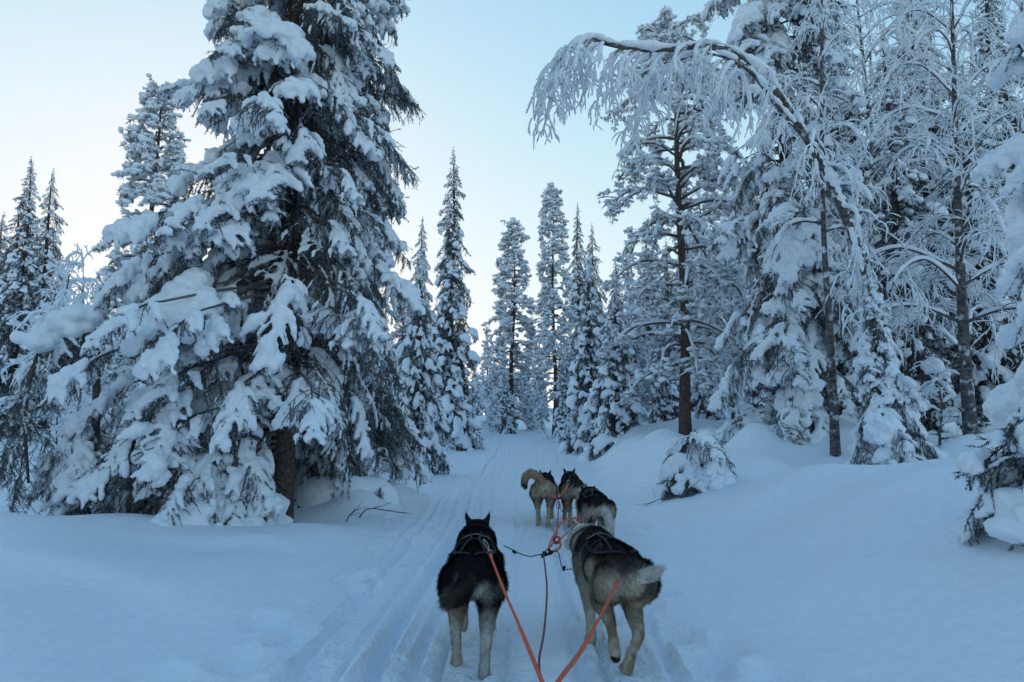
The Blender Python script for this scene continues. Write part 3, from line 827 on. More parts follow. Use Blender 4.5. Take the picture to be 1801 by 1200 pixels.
# ---- leaning birch: bent over the trail by its load, long arch of hanging twigs
def leaning_birch():
    d0 = 10.2
    g = [(1588, 825, d0 - 0.6), (1580, 720, d0 - 0.6), (1555, 590, d0 - 0.5), (1510, 440, d0 - 0.4), (1455, 310, d0 - 0.3), (1395, 205, d0 - 0.3), (1340, 130, d0 - 0.4), (1262, 82, d0 - 0.5), (1170, 88, d0 - 0.6), (1085, 82, d0 - 0.7), (1038, 70, d0 - 0.8), (1000, 95, d0 - 0.8), (985, 150, d0 - 0.85)]
    W_ = np.array([px(*q) for q in g])
    base = W_[0].copy(); base[2] = Hs(base[0], base[1]) - 0.05
    P = W_ - base; P[0] = (0, 0, -0.2)
    o = thing('birch_tree', 'snow-bent birch arching out over the slope with long hanging snowy twigs', 'tree', base)
    rng = rs(61); limbs = []
    Q = catmull(P, 120); 
    # second arm of the arch, lower: leaves the stem at the bend
    arm2 = np.array([px(1425, 255, d0 - 0.3), px(1365, 185, d0 - 0.5), px(1310, 120, d0 - 0.6), px(1235, 95, d0 - 0.4), px(1160, 130, d0 - 0.2), px(1120, 200, d0)]) - base
    for q in range(30):
        i = 62 + int(57 * (q + rng.rand()) / 30)
        dd = np.array([-0.75 + 0.35 * rng.randn(), 0.45 * rng.randn(), -0.25 - 0.35 * rng.rand()])
        limbs.append((Q[min(i, 119)], dd, 0.45 + 0.5 * rng.rand(), 0.012, 0.6))
    A2 = catmull(arm2, 60)
    for q in range(16):
        dd = np.array([-0.5 + 0.5 * rng.randn(), 0.5 * rng.randn(), -0.4 - 0.4 * rng.rand()])
        limbs.append((A2[20 + rng.randint(40)], dd, 0.35 + 0.45 * rng.rand(), 0.011, 0.5))
    for q in range(15):                                                  # limbs on the slanting stem
        i = 14 + int(46 * (q + rng.rand()) / 15)
        limbs.append((Q[i], (rng.randn() - 0.2, rng.randn() * 0.6 - 0.4, -0.15 + 0.2 * rng.randn()), 0.35 + 0.5 * rng.rand(), 0.011, 0.55))
    parts = birch_parts(61, P, 0.06, limbs, twig_len=0.36, hang=0.9, dens=0.55, snow_r=0.017, rend=0.016)
    for k in ('trunk', 'branches', 'snow_cover'):
        c = link(k, parts[k], o)
        if k != 'trunk': c['kind'] = 'stuff'
    V, F = tube(A2, np.linspace(0.032, 0.010, 60), 6)
    link('limb', mk_mesh('limb', V, F, M['birch']), o)
    # thick snow lying along stem and arch
    C, Rd = [], []
    for L_, lo, hi, r in ((Q, 14, 118, 0.074), (A2, 6, 58, 0.048)):
        n = hi - lo; t = np.linspace(0, 1, n)
        rad = r * (0.75 + 0.25 * np.sin(t * 31) + 0.2 * np.sin(t * 57 + 1) + 0.15 * rng.randn(n)).clip(0.45, 1.5)
        C.append(L_[lo:hi] + np.array([0.015, -0.03, 0.045])); Rd.append(rad)
    V, F = spheres(np.vstack(C), np.concatenate(Rd), 0.85)
    V, F = fuse(V, F, 0.022, 2)
    link('snow_load', mk_mesh('snow_load', V, F, M['snow']), o)['kind'] = 'stuff'
leaning_birch()

# snow plastered on the birch stems and the trunk foot is carried by the ground sheet; small things on the ground follow
def mound(name, label, u, d, sx, sy, sz, seed, cat='boulder'):
    rng = rs(seed); x = px(u, 740, d)[0]; z = Hs(x, d)
    n = 9
    C = rng.randn(n, 3) * np.array([0.38, 0.3, 0.12]); C[:, 2] = np.abs(C[:, 2]) * 0.8
    V, F = spheres(C, 0.55 + 0.2 * rng.rand(n), 0.8)
    V, F = fuse(V, F, 0.06, 5)
    V = V * np.array([sx, sy, sz]); V += 0.02 * np.stack([fbm(V[:, 1], V[:, 2], 0.3, 2, seed)] * 3, -1)
    o = tag(link(name, mk_mesh(name, V, F, M['snow']), loc=(x, d, z - 0.08)), label, cat)
    return o
mound('snow_covered_boulder', 'big rounded snow-covered boulder behind the massive spruce\'s bare trunk', 590, 9.3, 0.62, 0.5, 0.62, 3)
mound('snow_covered_boulder', 'small snow-capped boulder where the trail bends out of sight', 872, 40.0, 0.9, 0.7, 0.9, 5)
mound('snow_covered_boulder', 'low snow hummock at the foot of the big pine', 1270, 16.0, 0.7, 0.5, 0.4, 8, 'snow mound')
mound('snow_covered_boulder', 'lumpy snow hummock between the leaning birch and the buried sapling', 1385, 11.5, 0.5, 0.4, 0.42, 9, 'snow mound')

def buried_sapling(label, u, d, n, L, seed, pitch=-35, az0=0, az1=6.28, kinds=('heavy',), up=0.5, name='buried_sapling', cat='sapling'):
    x = px(u, 740, d)[0]; z = Hs(x, d) - 0.04
    o = thing(name, label, cat, (x, d, z)); rng = rs(seed)
    V, F = tube([(0, 0, -0.1), (0.01, 0, up * 0.5), (0.03, 0.01, up * 0.96)], [0.03, 0.022, 0.008], 7)
    link('stem', mk_mesh('stem', V, F, M['bark']), o)
    for q in range(n):
        k = kinds[rng.randint(len(kinds))]
        b = HI[k][rng.randint(len(HI[k]))]
        az = az0 + (az1 - az0) * (q + rng.rand() * 0.7) / n
        zz = up * (0.35 + 0.65 * rng.rand()); l = L * (0.75 + 0.5 * rng.rand()) * (1.15 - 0.4 * zz / up)
        c = link('bough', b.leaf_me, o, mat4=place_mat((0, 0, zz), az, R(pitch + 8 * rng.randn()), l, l * 1.1, l, 0.2 * rng.randn()))
        if b.snow_me: link('snow_load', b.snow_me, c)['kind'] = 'stuff'
    return o
buried_sapling('sapling bowed under a snow hood, dark twigs showing beneath, on the open slope', 1222, 9.4, 30, 1.05, 71, pitch=-25, up=0.84, kinds=('heavy', 'bare', 'heavy', 'cap', 'bare'))
buried_sapling('low snow-smothered boughs spreading at the foot of the massive spruce', 410, 7.2, 30, 0.95, 72, pitch=-26, up=1.05, kinds=('heavy', 'mid', 'heavy', 'cap'))
buried_sapling('wide snow-smothered young spruce filling the hollow under the massive one', 285, 7.0, 34, 1.0, 76, pitch=-26, up=1.25, kinds=('heavy', 'mid', 'heavy', 'bare'))
buried_sapling('small snowy sprig between the bare trunk and the trail', 668, 9.0, 5, 0.26, 73, up=0.16, kinds=('mid', 'twiggy'))
buried_sapling('second snow-smothered sapling beside the low boughs', 165, 7.3, 26, 0.9, 75, pitch=-28, up=1.1, kinds=('heavy', 'mid'))

# sapling bent into an arch at the left
def bent_sapling():
    base = np.array([px(150, 740, 7.4)[0], 7.4, 0]); base[2] = Hs(base[0], base[1]) - 0.05
    o = thing('bent_spruce', 'spruce sapling bent double under a round snow cap, its tip hanging down dark', 'tree', base)
    pts = [np.array((0.0, 0, -0.1)), np.array((0.12, 0, 0.8)), px(165, 590, 7.3) - base, px(125, 570, 7.1) - base, px(70, 620, 6.9) - base, px(45, 720, 6.8) - base, px(50, 850, 6.8) - base]
    Q = catmull(pts, 60); rng = rs(81)
    V, F = tube(Q, np.linspace(0.05, 0.012, 60), 8); link('trunk', mk_mesh('trunk', V, F, M['bark']), o)
    for q in range(34):
        i = 20 + int(39 * (q + rng.rand()) / 34)
        k = 'heavy' if i < 34 and q % 2 else ('bare' if rng.rand() < 0.6 else 'twiggy')
        b = HI[k][rng.randint(len(HI[k]))]
        az = rng.rand() * 6.28; l = rng.uniform(0.35, 0.65)
        c = link('bough', b.leaf_me, o, mat4=place_mat(Q[i], az, R(-38 + 12 * rng.randn()), l, l, l, 0.3 * rng.randn()))
        if b.snow_me: link('snow_load', b.snow_me, c)['kind'] = 'stuff'
    C = np.vstack([Q[22:40] + np.array([0, -0.03, 0.06]) + rng.randn(18, 3) * np.array([0.07, 0.09, 0.03]) for _ in range(4)]); r = 0.045 + 0.065 * rng.rand(len(C))
    V, F = spheres(C, r, 0.85); V, F = fuse(V, F, 0.02, 2)
    link('snow_cap', mk_mesh('snow_cap', V, F, M['snow']), o)
bent_sapling()

# dead sticks poking out of the snow
def stick(label, pts, r, seed, twigs=5):
    rng = rs(seed); P = np.array(pts, float); base = P[0].copy(); P = P - base
    Q = catmull(P, 14); g = Geo(); V, F = tube(Q, np.linspace(r, r * 0.35, 14), 5); g.add(V, F, 0.1)
    for q in range(twigs):
        i = 4 + rng.randint(9)
        V, F = tube(curve_from(Q[i], unit(Q[i] - Q[i - 1]) + 0.6 * rng.randn(3) * np.array([1, 1, 0.6]), 0.12 + 0.12 * rng.rand(), 5, rng, 0.05), np.linspace(r * 0.4, r * 0.2, 5), 4); g.add(V, F, 0.1)
    o = link('dead_branch', g.mesh('dead_branch', M['twigs'], True, 'frost'), loc=base)
    return tag(o, label, 'branch')
def gp(u, d, dz=0.0):
    x = px(u, 740, d)[0]; return (x, d, Hs(x, d) + dz)
stick('thin dead branch lying on the snow beside the big snow-covered boulder', [gp(632, 8.2, -0.03), gp(650, 8.25, 0.10), gp(680, 8.3, 0.09), gp(718, 8.35, 0.06)], 0.010, 91, 6)
stick('short forked stick poking out near the thin dead branch', [gp(612, 7.9, -0.03), gp(618, 7.9, 0.06), gp(628, 7.95, 0.13)], 0.010, 92, 5)
stick('bare stick jutting from the slope beside the snow-capped young spruce', [gp(1790, 5.9, 0.32), gp(1760, 5.9, 0.33), gp(1715, 5.9, 0.40)], 0.011, 93, 2)
stick('twig sticking out left of the hooded sapling', [gp(1180, 9.3, 0.0), gp(1160, 9.2, 0.05), gp(1132, 9.1, 0.02)], 0.008, 94, 4)
for q, (u, d, h, lb) in enumerate([(660, 9.8, 0.6, 'snowy shrub at the trail edge behind the dead branch'), (1300, 15.0, 1.0, 'frosted shrub beside the hummock below the big pine'), (1015, 22.5, 1.3, 'frosted shrub on the trail edge before the plump low spruce'),
                                   (835, 33.0, 2.6, 'pale frosted bush beside the tall column spruce'), (945, 40.0, 2.5, 'pale frosted bush between the two trail-end pines'), (1650, 11.2, 1.3, 'frosted shrub by the upright birch\'s foot'),
                                   (1360, 12.0, 0.7, 'low twiggy shrub before the columnar spruce'), (880, 46.0, 3.4, 'tall pale bush behind the small snow-capped boulder'), (110, 10.5, 1.2, 'snowy bush behind the bent sapling')]):
    plant('shrub', 'shrub', lb, 'shrub', u, d, height=h, rz=q * 1.3, wide=1.2)

# ------------------------------------------------------------------ sled dogs (local: +X forward, +Y left, +Z up)
BLACK, DARK, GREY, CREAM, WHITE, TAN = [np.array(c) for c in ((0.010, 0.010, 0.012), (0.040, 0.032, 0.028), (0.15, 0.14, 0.135), (0.40, 0.345, 0.275), (0.60, 0.575, 0.53), (0.30, 0.19, 0.105))]
def leg_hind(s, paw=(-0.335, 0.085, 0.0), lift=0.0, knee=(-0.19, 0.31), hock=None, toe=(0.04, -0.006)):
    px_, py_, pz_ = paw
    hk = hock or (px_ - 0.045, 0.195 + lift * 0.7)
    ym = lambda f: s * (0.085 * (1 - f)) + py_ * f
    return [(-0.27, s * 0.075, 0.43, 0.086), (-0.25, s * 0.082, 0.385, 0.084), (knee[0] - 0.02, ym(0.2), knee[1] + 0.03, 0.062), (knee[0], ym(0.3), knee[1] - 0.02, 0.05),
            ((knee[0] + hk[0]) / 2, ym(0.5), (knee[1] + hk[1]) / 2 - 0.01, 0.038), (hk[0], ym(0.7), hk[1], 0.028), (hk[0] * 0.35 + px_ * 0.65, ym(0.9), hk[1] * 0.35 + (pz_ + 0.06) * 0.65, 0.023),
            (px_, py_, pz_ + 0.034, 0.029), (px_ + toe[0], py_, pz_ + 0.028 + toe[1], 0.027)]
def leg_front(s, paw=(0.175, 0.09, 0.0), elbow=(0.14, 0.29), wrist=None, toe=(0.035, -0.006)):
    px_, py_, pz_ = paw
    wr = wrist or (px_ - 0.005, pz_ + 0.125)
    ym = lambda f: s * 0.092 * (1 - f) + py_ * f
    return [(0.21, s * 0.075, 0.41, 0.078), (0.18, s * 0.085, 0.34, 0.062), (elbow[0], ym(0.15), elbow[1], 0.044), ((elbow[0] + wr[0]) / 2, ym(0.5), (elbow[1] + wr[1]) / 2, 0.033),
            (wr[0], ym(0.85), wr[1], 0.026), (px_, py_, pz_ + 0.034, 0.028), (px_ + toe[0], py_, pz_ + 0.028 + toe[1], 0.027)]
def head_at(hx, hy, hz, turn=0.0, down=0.0, ear_out=0.0):
    """skull, muzzle and ears around a head centre; turn left / nose down in radians"""
    c, s_ = math.cos(turn), math.sin(turn); cd_, sd_ = math.cos(down), math.sin(down)
    def T_(x, y, z, r):
        x, z = x * cd_ + z * sd_, -x * sd_ + z * cd_
        return (hx + x * c - y * s_, hy + x * s_ + y * c, hz + z, r)
    ch = {'head': [T_(0, 0, 0, 0.078), T_(0.055, 0, 0.004, 0.068), T_(0.11, 0, -0.022, 0.045), T_(0.18, 0, -0.034, 0.034)],
          'cheek': [T_(0.02, 0.036, -0.02, 0.056), T_(0.02, -0.036, -0.02, 0.056)]}
    for k, sg in (('ear_l', 1), ('ear_r', -1)):
        ch[k] = [T_(0.0, sg * 0.046, 0.042, 0.027), T_(-0.004, sg * (0.053 + ear_out * 0.3), 0.068, 0.020), T_(-0.010, sg * (0.058 + ear_out * 0.7), 0.092, 0.0135), T_(-0.014, sg * (0.061 + ear_out), 0.116, 0.007)]
    return ch, T_
def make_dog(label, loc, yaw, head, legs, tail, coat, seed, voxel, nfur, furw, scale=1.0, harness=None, chest=1.0):
    rng = rs(seed)
    x, y = loc
    o = thing('sled_dog', label, 'dog', (x, y, Hs(x, y) * 0.5 + 0.5 * Hs(x, y + 0.2) - 0.016), R(90 + yaw)); o.scale = (scale,) * 3
    hx, hy, hz, turn, down, eo = head
    ch, T_ = head_at(*head)
    ch['torso'] = [(-0.33, 0, 0.435, 0.088), (-0.28, 0, 0.448, 0.110), (-0.18, 0, 0.458, 0.112 * chest), (-0.04, 0, 0.452, 0.116 * chest), (0.10, 0, 0.432, 0.130 * chest), (0.21, 0, 0.436, 0.126), (0.29, 0, 0.455, 0.110)]
    ch['rib'] = [(0.02, 0.03, 0.42, 0.108 * chest), (0.16, 0.03, 0.41, 0.112)]
    ch['rib2'] = [(0.02, -0.03, 0.42, 0.108 * chest), (0.16, -0.03, 0.41, 0.112)]
    ch['neck'] = [(0.27, 0, 0.46, 0.118), (0.27 + (hx - 0.27) * 0.5, hy * 0.4, 0.45 + (hz - 0.46) * 0.5, 0.112), (hx - 0.04, hy, hz - 0.015, 0.090)]
    ch.update(legs); ch['tail'] = tail
    C, Rd, part, tt = [], [], [], []
    for k, pts in ch.items():
        A = np.array(pts, float); seg = np.linalg.norm(np.diff(A[:, :3], axis=0), axis=1)
        n = max(3, int(seg.sum() / 0.014)); Q = catmull(A, n)
        C.append(Q[:, :3]); Rd.append(np.maximum(Q[:, 3], 0.006)); part += [k] * n; tt.append(np.linspace(0, 1, n))
    C, Rd, tt, part = np.vstack(C), np.concatenate(Rd), np.concatenate(tt), np.array(part)
    V, F = spheres(C, Rd)
    V, F = fuse(V, F, voxel, 4, 0.5)
    idx = np.concatenate([np.argmin(np.linalg.norm(v[:, None, :] - C[None], axis=2) - Rd[None], axis=1) for v in np.array_split(V, max(1, len(V) // 2000))])
    vp, vt = part[idx], tt[idx]
    V = V + 0.006 * np.stack([fbm(V[:, 0] + 3 * V[:, 1], V[:, 2], 0.07, 2, seed + q) for q in range(3)], -1) * (~np.isin(vp, ['ear_l', 'ear_r']))[:, None]
    q = F[0]; nrm = np.zeros_like(V)
    fn = np.cross(V[q[:, 1]] - V[q[:, 0]], V[q[:, 2]] - V[q[:, 0]])
    for c in range(q.shape[1]): np.add.at(nrm, q[:, c], fn)
    nrm = unit(nrm)
    col = coat(V, nrm, vp, vt, fbm(V[:, 0] * 1.0 + V[:, 1], V[:, 2] + V[:, 1] * 0.7, 0.09, 3, seed))
    col = col * (0.85 + 0.5 * vnoise(V[:, 0] * 3, (V[:, 1] + V[:, 2]) * 3, 0.05, seed))[:, None]
    body = link('body', mk_mesh('body', V, F, M['coat'], True, colors=col), o)
    # fur: tapered tufts lying back along the coat
    area = np.linalg.norm(fn, axis=1)
    flen = {'torso': 0.030, 'rib': 0.030, 'rib2': 0.030, 'neck': 0.034, 'tail': 0.040, 'head': 0.012, 'cheek': 0.020, 'ear_l': 0.006, 'ear_r': 0.006}
    vl = np.array([flen.get(k, 0.0) for k in vp]); leg = vl == 0
    vl[leg] = 0.015 + 0.020 * sst(0.16, 0.36, V[leg, 2])
    area = area * np.where(leg[q[:, 0]], 2.0, np.where(vp[q[:, 0]] == 'tail', 1.8, 1.0)); fi = rng.choice(len(q), nfur, p=area / area.sum()); w = rng.dirichlet(np.ones(q.shape[1]), nfur)
    p = (V[q[fi]] * w[..., None]).sum(1); nn = unit((nrm[q[fi]] * w[..., None]).sum(1)); cc = (col[q[fi]] * w[..., None]).sum(1); ll = (vl[q[fi]] * w).sum(1)
    flow = np.array([-1.0, 0, -0.45]) + 0.35 * rng.randn(nfur, 3)
    istail = (vp[q[fi, 0]] == 'tail')
    td = unit(np.gradient(C[part == 'tail'], axis=0)); ti = np.clip((vt[q[fi, 0]] * (len(td) - 1)).astype(int), 0, len(td) - 1)
    flow[istail] = td[ti[istail]] + 0.3 * rng.randn(istail.sum(), 3)
    flow = unit(flow - nn * (flow * nn).sum(1)[:, None])
    d = unit(flow + nn * (0.30 + 0.25 * rng.rand(nfur))[:, None]); sd_ = unit(np.cross(d, nn)) * furw * (0.6 + 0.8 * rng.rand(nfur))[:, None]
    L = (ll * (0.6 + 0.8 * rng.rand(nfur)))[:, None]
    p0 = p - nn * 0.003
    FV = np.stack([p0 - sd_, p0 + sd_, p0 + d * L], 1).reshape(-1, 3)
    fc = np.clip(cc * (0.5 + 1.0 * rng.rand(nfur))[:, None], 0.004, 0.8)
    fur = link('fur', mk_mesh('fur', FV, np.arange(3 * nfur).reshape(-1, 3), M['coat'], False, colors=np.repeat(fc, 3, axis=0)), o)
    fur['kind'] = 'stuff'
    # nose, eyes
    nx = np.array(T_(0.213, 0, -0.026, 0)[:3]); V2, F2 = spheres([nx], 0.013); link('nose', mk_mesh('nose', V2, F2, M['dark_skin']), o)
    for sg in (1, -1):
        e = np.array(T_(0.093, sg * 0.036, 0.018, 0)[:3]); V2, F2 = spheres([e], 0.0085); link('eye', mk_mesh('eye', V2, F2, M['dark_skin']), o)
    # harness webbing laid on the coat
    bvh = BVHTree.FromPolygons([tuple(v) for v in V], [tuple(f) for f in F[0]])
    def surf(c, dr, off):
        c, dr = Vector(c), Vector(dr).normalized()
        h = bvh.ray_cast(c + dr * 0.6, -dr)[0]
        return np.array(h + dr * off) if h else np.array(c + dr * 0.12)
    def strap(P, width, mat, name='harness_strap', parent=o, thick=0.002):
        P = np.array(P); T1 = unit(np.gradient(P, axis=0)); ctr = np.array([P[:, 0] * 0 + P[:, 0], P[:, 1] * 0, P[:, 2] * 0 + 0.44]).T
        N1 = unit(P - ctr); B = unit(np.cross(T1, N1)); N1 = np.cross(B, T1)
        ring = np.stack([P - B * width - N1 * thick, P + B * width - N1 * thick, P + B * width + N1 * thick, P - B * width + N1 * thick], 1).reshape(-1, 3)
        n = len(P); i = np.arange(n - 1)[:, None] * 4; j = np.arange(4)[None]; j2 = (j + 1) % 4
        return link(name, mk_mesh(name, ring, np.stack([i + j, i + j2, i + 4 + j2, i + 4 + j], -1).reshape(-1, 4), M[mat], False), parent)
    off = 0.010
    def ring_pts(cx, cz, tilt, n=40, cy=0.0, off=off):
        out = []
        for a in np.linspace(0, 2 * math.pi, n + 1):
            dr = np.array([math.cos(a) * tilt, math.sin(a), math.cos(a)])
            out.append(surf((cx, cy, cz), dr, off))
        return out
    def back_line(pts, n=24):
        A = catmull(np.array([(a, b, 0) for a, b in pts], float), n)
        return [surf((xx, 0, 0.44), (0, math.sin(an), math.cos(an)), off) for xx, an, _ in A]
    if harness:
        ncx, ncz = 0.27 + (hx - 0.27) * 0.55, 0.46 + (hz - 0.46) * 0.55
        strap(ring_pts(ncx, ncz, -0.5, cy=hy * 0.45), 0.007, harness['collar'], 'collar')
        strap(ring_pts(0.235, 0.44, -0.25), 0.009, 'harness')
        for sg in (1, -1):
            strap(back_line([(0.23, sg * 0.5), (0.08, sg * 0.95), (-0.10, sg * 0.9), (-0.24, sg * 0.55), (-0.32, sg * 0.12)]), 0.009, harness['side'])
            strap(back_line([(0.22, sg * 0.25), (0.05, sg * 0.18), (-0.12, sg * 0.35), (-0.26, sg * 0.5)]), 0.007, 'harness')
        strap(ring_pts(0.03, 0.44, 0.0), 0.009, 'harness')
        if harness.get('tab'):
            strap(back_line([(0.18, -0.7), (0.185, 0.0), (0.18, 0.7)]), 0.004, 'reflective')
    return o
def mixc(a, b, w): return a * (1 - w)[:, None] + b * w[:, None]
def base(n, c): return np.repeat(np.asarray(c)[None], n, 0)
HL, HR, FL, FR = 'hind_left', 'hind_right', 'front_left', 'front_right'
isin = np.isin
def coat_black(V, N, P, t, n):
    c = base(len(V), BLACK); x, y, z = V.T
    legs = isin(P, [HL, HR, FL, FR])
    c = mixc(c, CREAM * 1.05 + TAN * 0.15, sst(0.33, 0.27, z + 0.10 * n) * legs)
    c = mixc(c, TAN * 0.8, legs * sst(0.30, 0.20, z) * sst(0.05, 0.15, z) * sst(0.05, 0.2, n) * 0.8)
    c = mixc(c, WHITE * 0.8, sst(-0.27, -0.34, x) * sst(0.12, 0.07, np.abs(y)) * sst(0.45, 0.40, z + 0.06 * n) * (~isin(P, ['tail'])))
    c = mixc(c, GREY * 1.7, sst(-0.20, -0.28, x) * sst(0.05, 0.10, np.abs(y)) * sst(0.33, 0.37, z) * sst(0.50, 0.44, z) * sst(-0.02, 0.16, n))
    c = mixc(c, DARK * 1.4, (P == 'tail') * sst(-0.1, 0.2, n))
    c = mixc(c, GREY * 1.5, (P == 'tail') * sst(0.75, 0.95, t) * sst(-0.1, 0.1, n))
    return mixc(c, CREAM, sst(-0.3, -0.8, N[:, 2]) * (P == 'torso') * (z < 0.4))
def coat_grey(V, N, P, t, n):
    c = base(len(V), CREAM * 1.25); x, y, z = V.T
    body = isin(P, ['torso', 'rib', 'rib2', 'neck', HL, HR, FL, FR])
    c = mixc(c, DARK * 1.6 + GREY * 0.3, body * sst(0.41, 0.49, z + 0.10 * n))
    c = mixc(c, DARK * 0.7, body * sst(0.46, 0.53, z + 0.08 * n))
    c = mixc(c, DARK * 1.3, (P == HR) * sst(0.30, 0.38, z) * 0.8)
    c = mixc(c, GREY, body * sst(0.40, 0.46, z) * sst(0.1, 0.25, n) * 0.6)
    c = mixc(c, WHITE, (P == 'neck') * sst(0.25, 0.45, t + 0.5 * n))
    c = mixc(c, DARK, (P == 'neck') * sst(0.55, 0.2, t + n) * sst(0.40, 0.46, z))
    c = mixc(c, WHITE * 0.9, isin(P, ['head', 'cheek']))
    c = mixc(c, DARK, (P == 'head') * sst(0.2, 0.7, N[:, 2]) * sst(0.25, 0.5, t) * 0.9)
    c = mixc(c, BLACK * 2, isin(P, ['ear_l', 'ear_r']))
    c = mixc(c, np.array((0.30, 0.20, 0.18)), isin(P, ['ear_l']) * sst(0.1, 0.5, N[:, 1] - 0.5 * N[:, 0]))
    c = mixc(c, TAN, (P == HL) * sst(0.35, 0.30, z) * sst(0.10, 0.2, z) * sst(-0.25, 0.1, n) * 0.9)
    c = mixc(c, TAN * 0.9, (P == HR) * sst(0.30, 0.22, z) * sst(0.05, 0.15, n) * 0.8)
    c = mixc(c, DARK * 0.6, isin(P, [HL, FR]) * sst(0.97, 1.0, t) * (N[:, 0] < -0.2))
    return mixc(c, WHITE, (P == 'tail') * sst(0.1, 0.3, t + 0.3 * n))
def coat_cream_rear(V, N, P, t, n):
    c = base(len(V), BLACK * 1.3); x, y, z = V.T
    c = mixc(c, CREAM, sst(-0.10, -0.24, x + 0.3 * n) * sst(0.50, 0.44, z + 0.1 * n))
    c = mixc(c, CREAM, isin(P, [HL, HR, FL, FR]) * sst(0.38, 0.30, z + 0.1 * n))
    c = mixc(c, WHITE * 0.9, (P == 'tail') * sst(0.05, 0.2, t))
    c = mixc(c, GREY * 1.2, (P == 'head') * sst(0.3, 0.7, N[:, 2]) * 0.7)
    return mixc(c, GREY, (P == 'neck') * sst(0.05, 0.2, n) * 0.6)
def coat_tan(V, N, P, t, n):
    c = base(len(V), CREAM * 0.8 + TAN * 0.2); x, y, z = V.T
    c = mixc(c, BLACK * 2, isin(P, ['torso', 'rib', 'rib2', 'neck', 'head', 'cheek', 'ear_l', 'ear_r']) * sst(-0.24, -0.10, x + 0.2 * n) * sst(0.33, 0.40, z))
    c = mixc(c, TAN, isin(P, [HL, HR]) * sst(0.12, 0.22, z) * sst(0.36, 0.30, z) * sst(0.06, 0.12, np.abs(y) + 0.1 * n) * 0.9)
    c = mixc(c, TAN * 0.7 + CREAM * 0.3, (P == 'tail') * sst(0, 0.1, t))
    return mixc(c, BLACK * 2, (P == 'tail') * sst(0.74, 0.84, t + 0.2 * n))
def coat_mantle(V, N, P, t, n):
    c = base(len(V), CREAM * 0.65 + TAN * 0.25); x, y, z = V.T
    c = mixc(c, DARK * 0.7, sst(-0.22, -0.02, x + 0.3 * n) * sst(0.30, 0.38, z))
    c = mixc(c, DARK * 0.8, sst(0.46, 0.52, z + 0.1 * n) * isin(P, ['torso']))
    c = mixc(c, GREY * 1.6, isin(P, ['head', 'neck']) * sst(0.5, 0.9, N[:, 2] + n) * (x > 0.38))
    c = mixc(c, BLACK * 2, isin(P, ['ear_l', 'ear_r']))
    return mixc(c, TAN, isin(P, [HL, HR]) * sst(0.12, 0.25, z) * sst(0.36, 0.30, z) * 0.6)

make_dog('black husky with pale hind legs and bushy tail swept left, in orange tug line', (-0.20, 3.75), 1, (0.47, 0.0, 0.535, 0.0, 0.15, 0.012),
         {HL: leg_hind(1, (-0.27, 0.075, 0.0)), HR: leg_hind(-1, (-0.42, -0.065, 0.0), knee=(-0.22, 0.31)), FL: leg_front(1, (0.08, 0.06, 0.10), elbow=(0.15, 0.28), wrist=(0.17, 0.17), toe=(-0.02, -0.02)), FR: leg_front(-1, (0.26, -0.085, 0.0), elbow=(0.16, 0.29))},
         [(-0.35, 0.0, 0.47, 0.034), (-0.405, 0.02, 0.445, 0.044), (-0.425, 0.040, 0.41, 0.046), (-0.425, 0.070, 0.39, 0.046), (-0.42, 0.098, 0.37, 0.037), (-0.415, 0.115, 0.35, 0.016)],
         coat_black, 201, 0.0085, 58000, 0.0018, 1.0, dict(collar='harness', side='harness', tab=True))
make_dog('grey-brown husky with white tail flicked right, one hind paw lifted, wearing a dark harness', (0.525, 3.75), 8, (0.47, 0.035, 0.505, 0.30, 0.25, 0.015),
         {HL: leg_hind(1, (-0.37, 0.095, 0.10), lift=0.08, knee=(-0.15, 0.30), hock=(-0.30, 0.225), toe=(-0.02, -0.03)), HR: leg_hind(-1, (-0.37, 0.03, 0.0), knee=(-0.20, 0.31), hock=(-0.43, 0.20)),
          FL: leg_front(1, (0.07, 0.095, 0.0), elbow=(0.13, 0.29)), FR: leg_front(-1, (0.12, -0.03, 0.09), elbow=(0.16, 0.28), wrist=(0.20, 0.17), toe=(-0.02, -0.02))},
         [(-0.34, 0.0, 0.46, 0.032), (-0.38, -0.03, 0.455, 0.034), (-0.40, -0.055, 0.462, 0.032), (-0.42, -0.09, 0.48, 0.025), (-0.43, -0.12, 0.50, 0.009)],
         coat_grey, 202, 0.0085, 58000, 0.0018, 1.0, dict(collar='harness', side='harness', tab=True))
make_dog('dark-backed husky with cream rump and hanging cream tail, running alone in the middle', (0.775, 6.5), 2, (0.46, 0.0, 0.47, 0.0, 0.2, 0.02),
         {HL: leg_hind(1, (-0.30, 0.085, 0.0)), HR: leg_hind(-1, (-0.42, -0.085, 0.0)), FL: leg_front(1), FR: leg_front(-1, (0.28, -0.09, 0.0))},
         [(-0.35, 0.0, 0.45, 0.034), (-0.40, -0.03, 0.42, 0.042), (-0.43, -0.06, 0.36, 0.046), (-0.44, -0.07, 0.28, 0.042), (-0.43, -0.07, 0.21, 0.018)],
         coat_cream_rear, 203, 0.0105, 14000, 0.004, 0.91, dict(collar='harness', side='harness', tab=True))
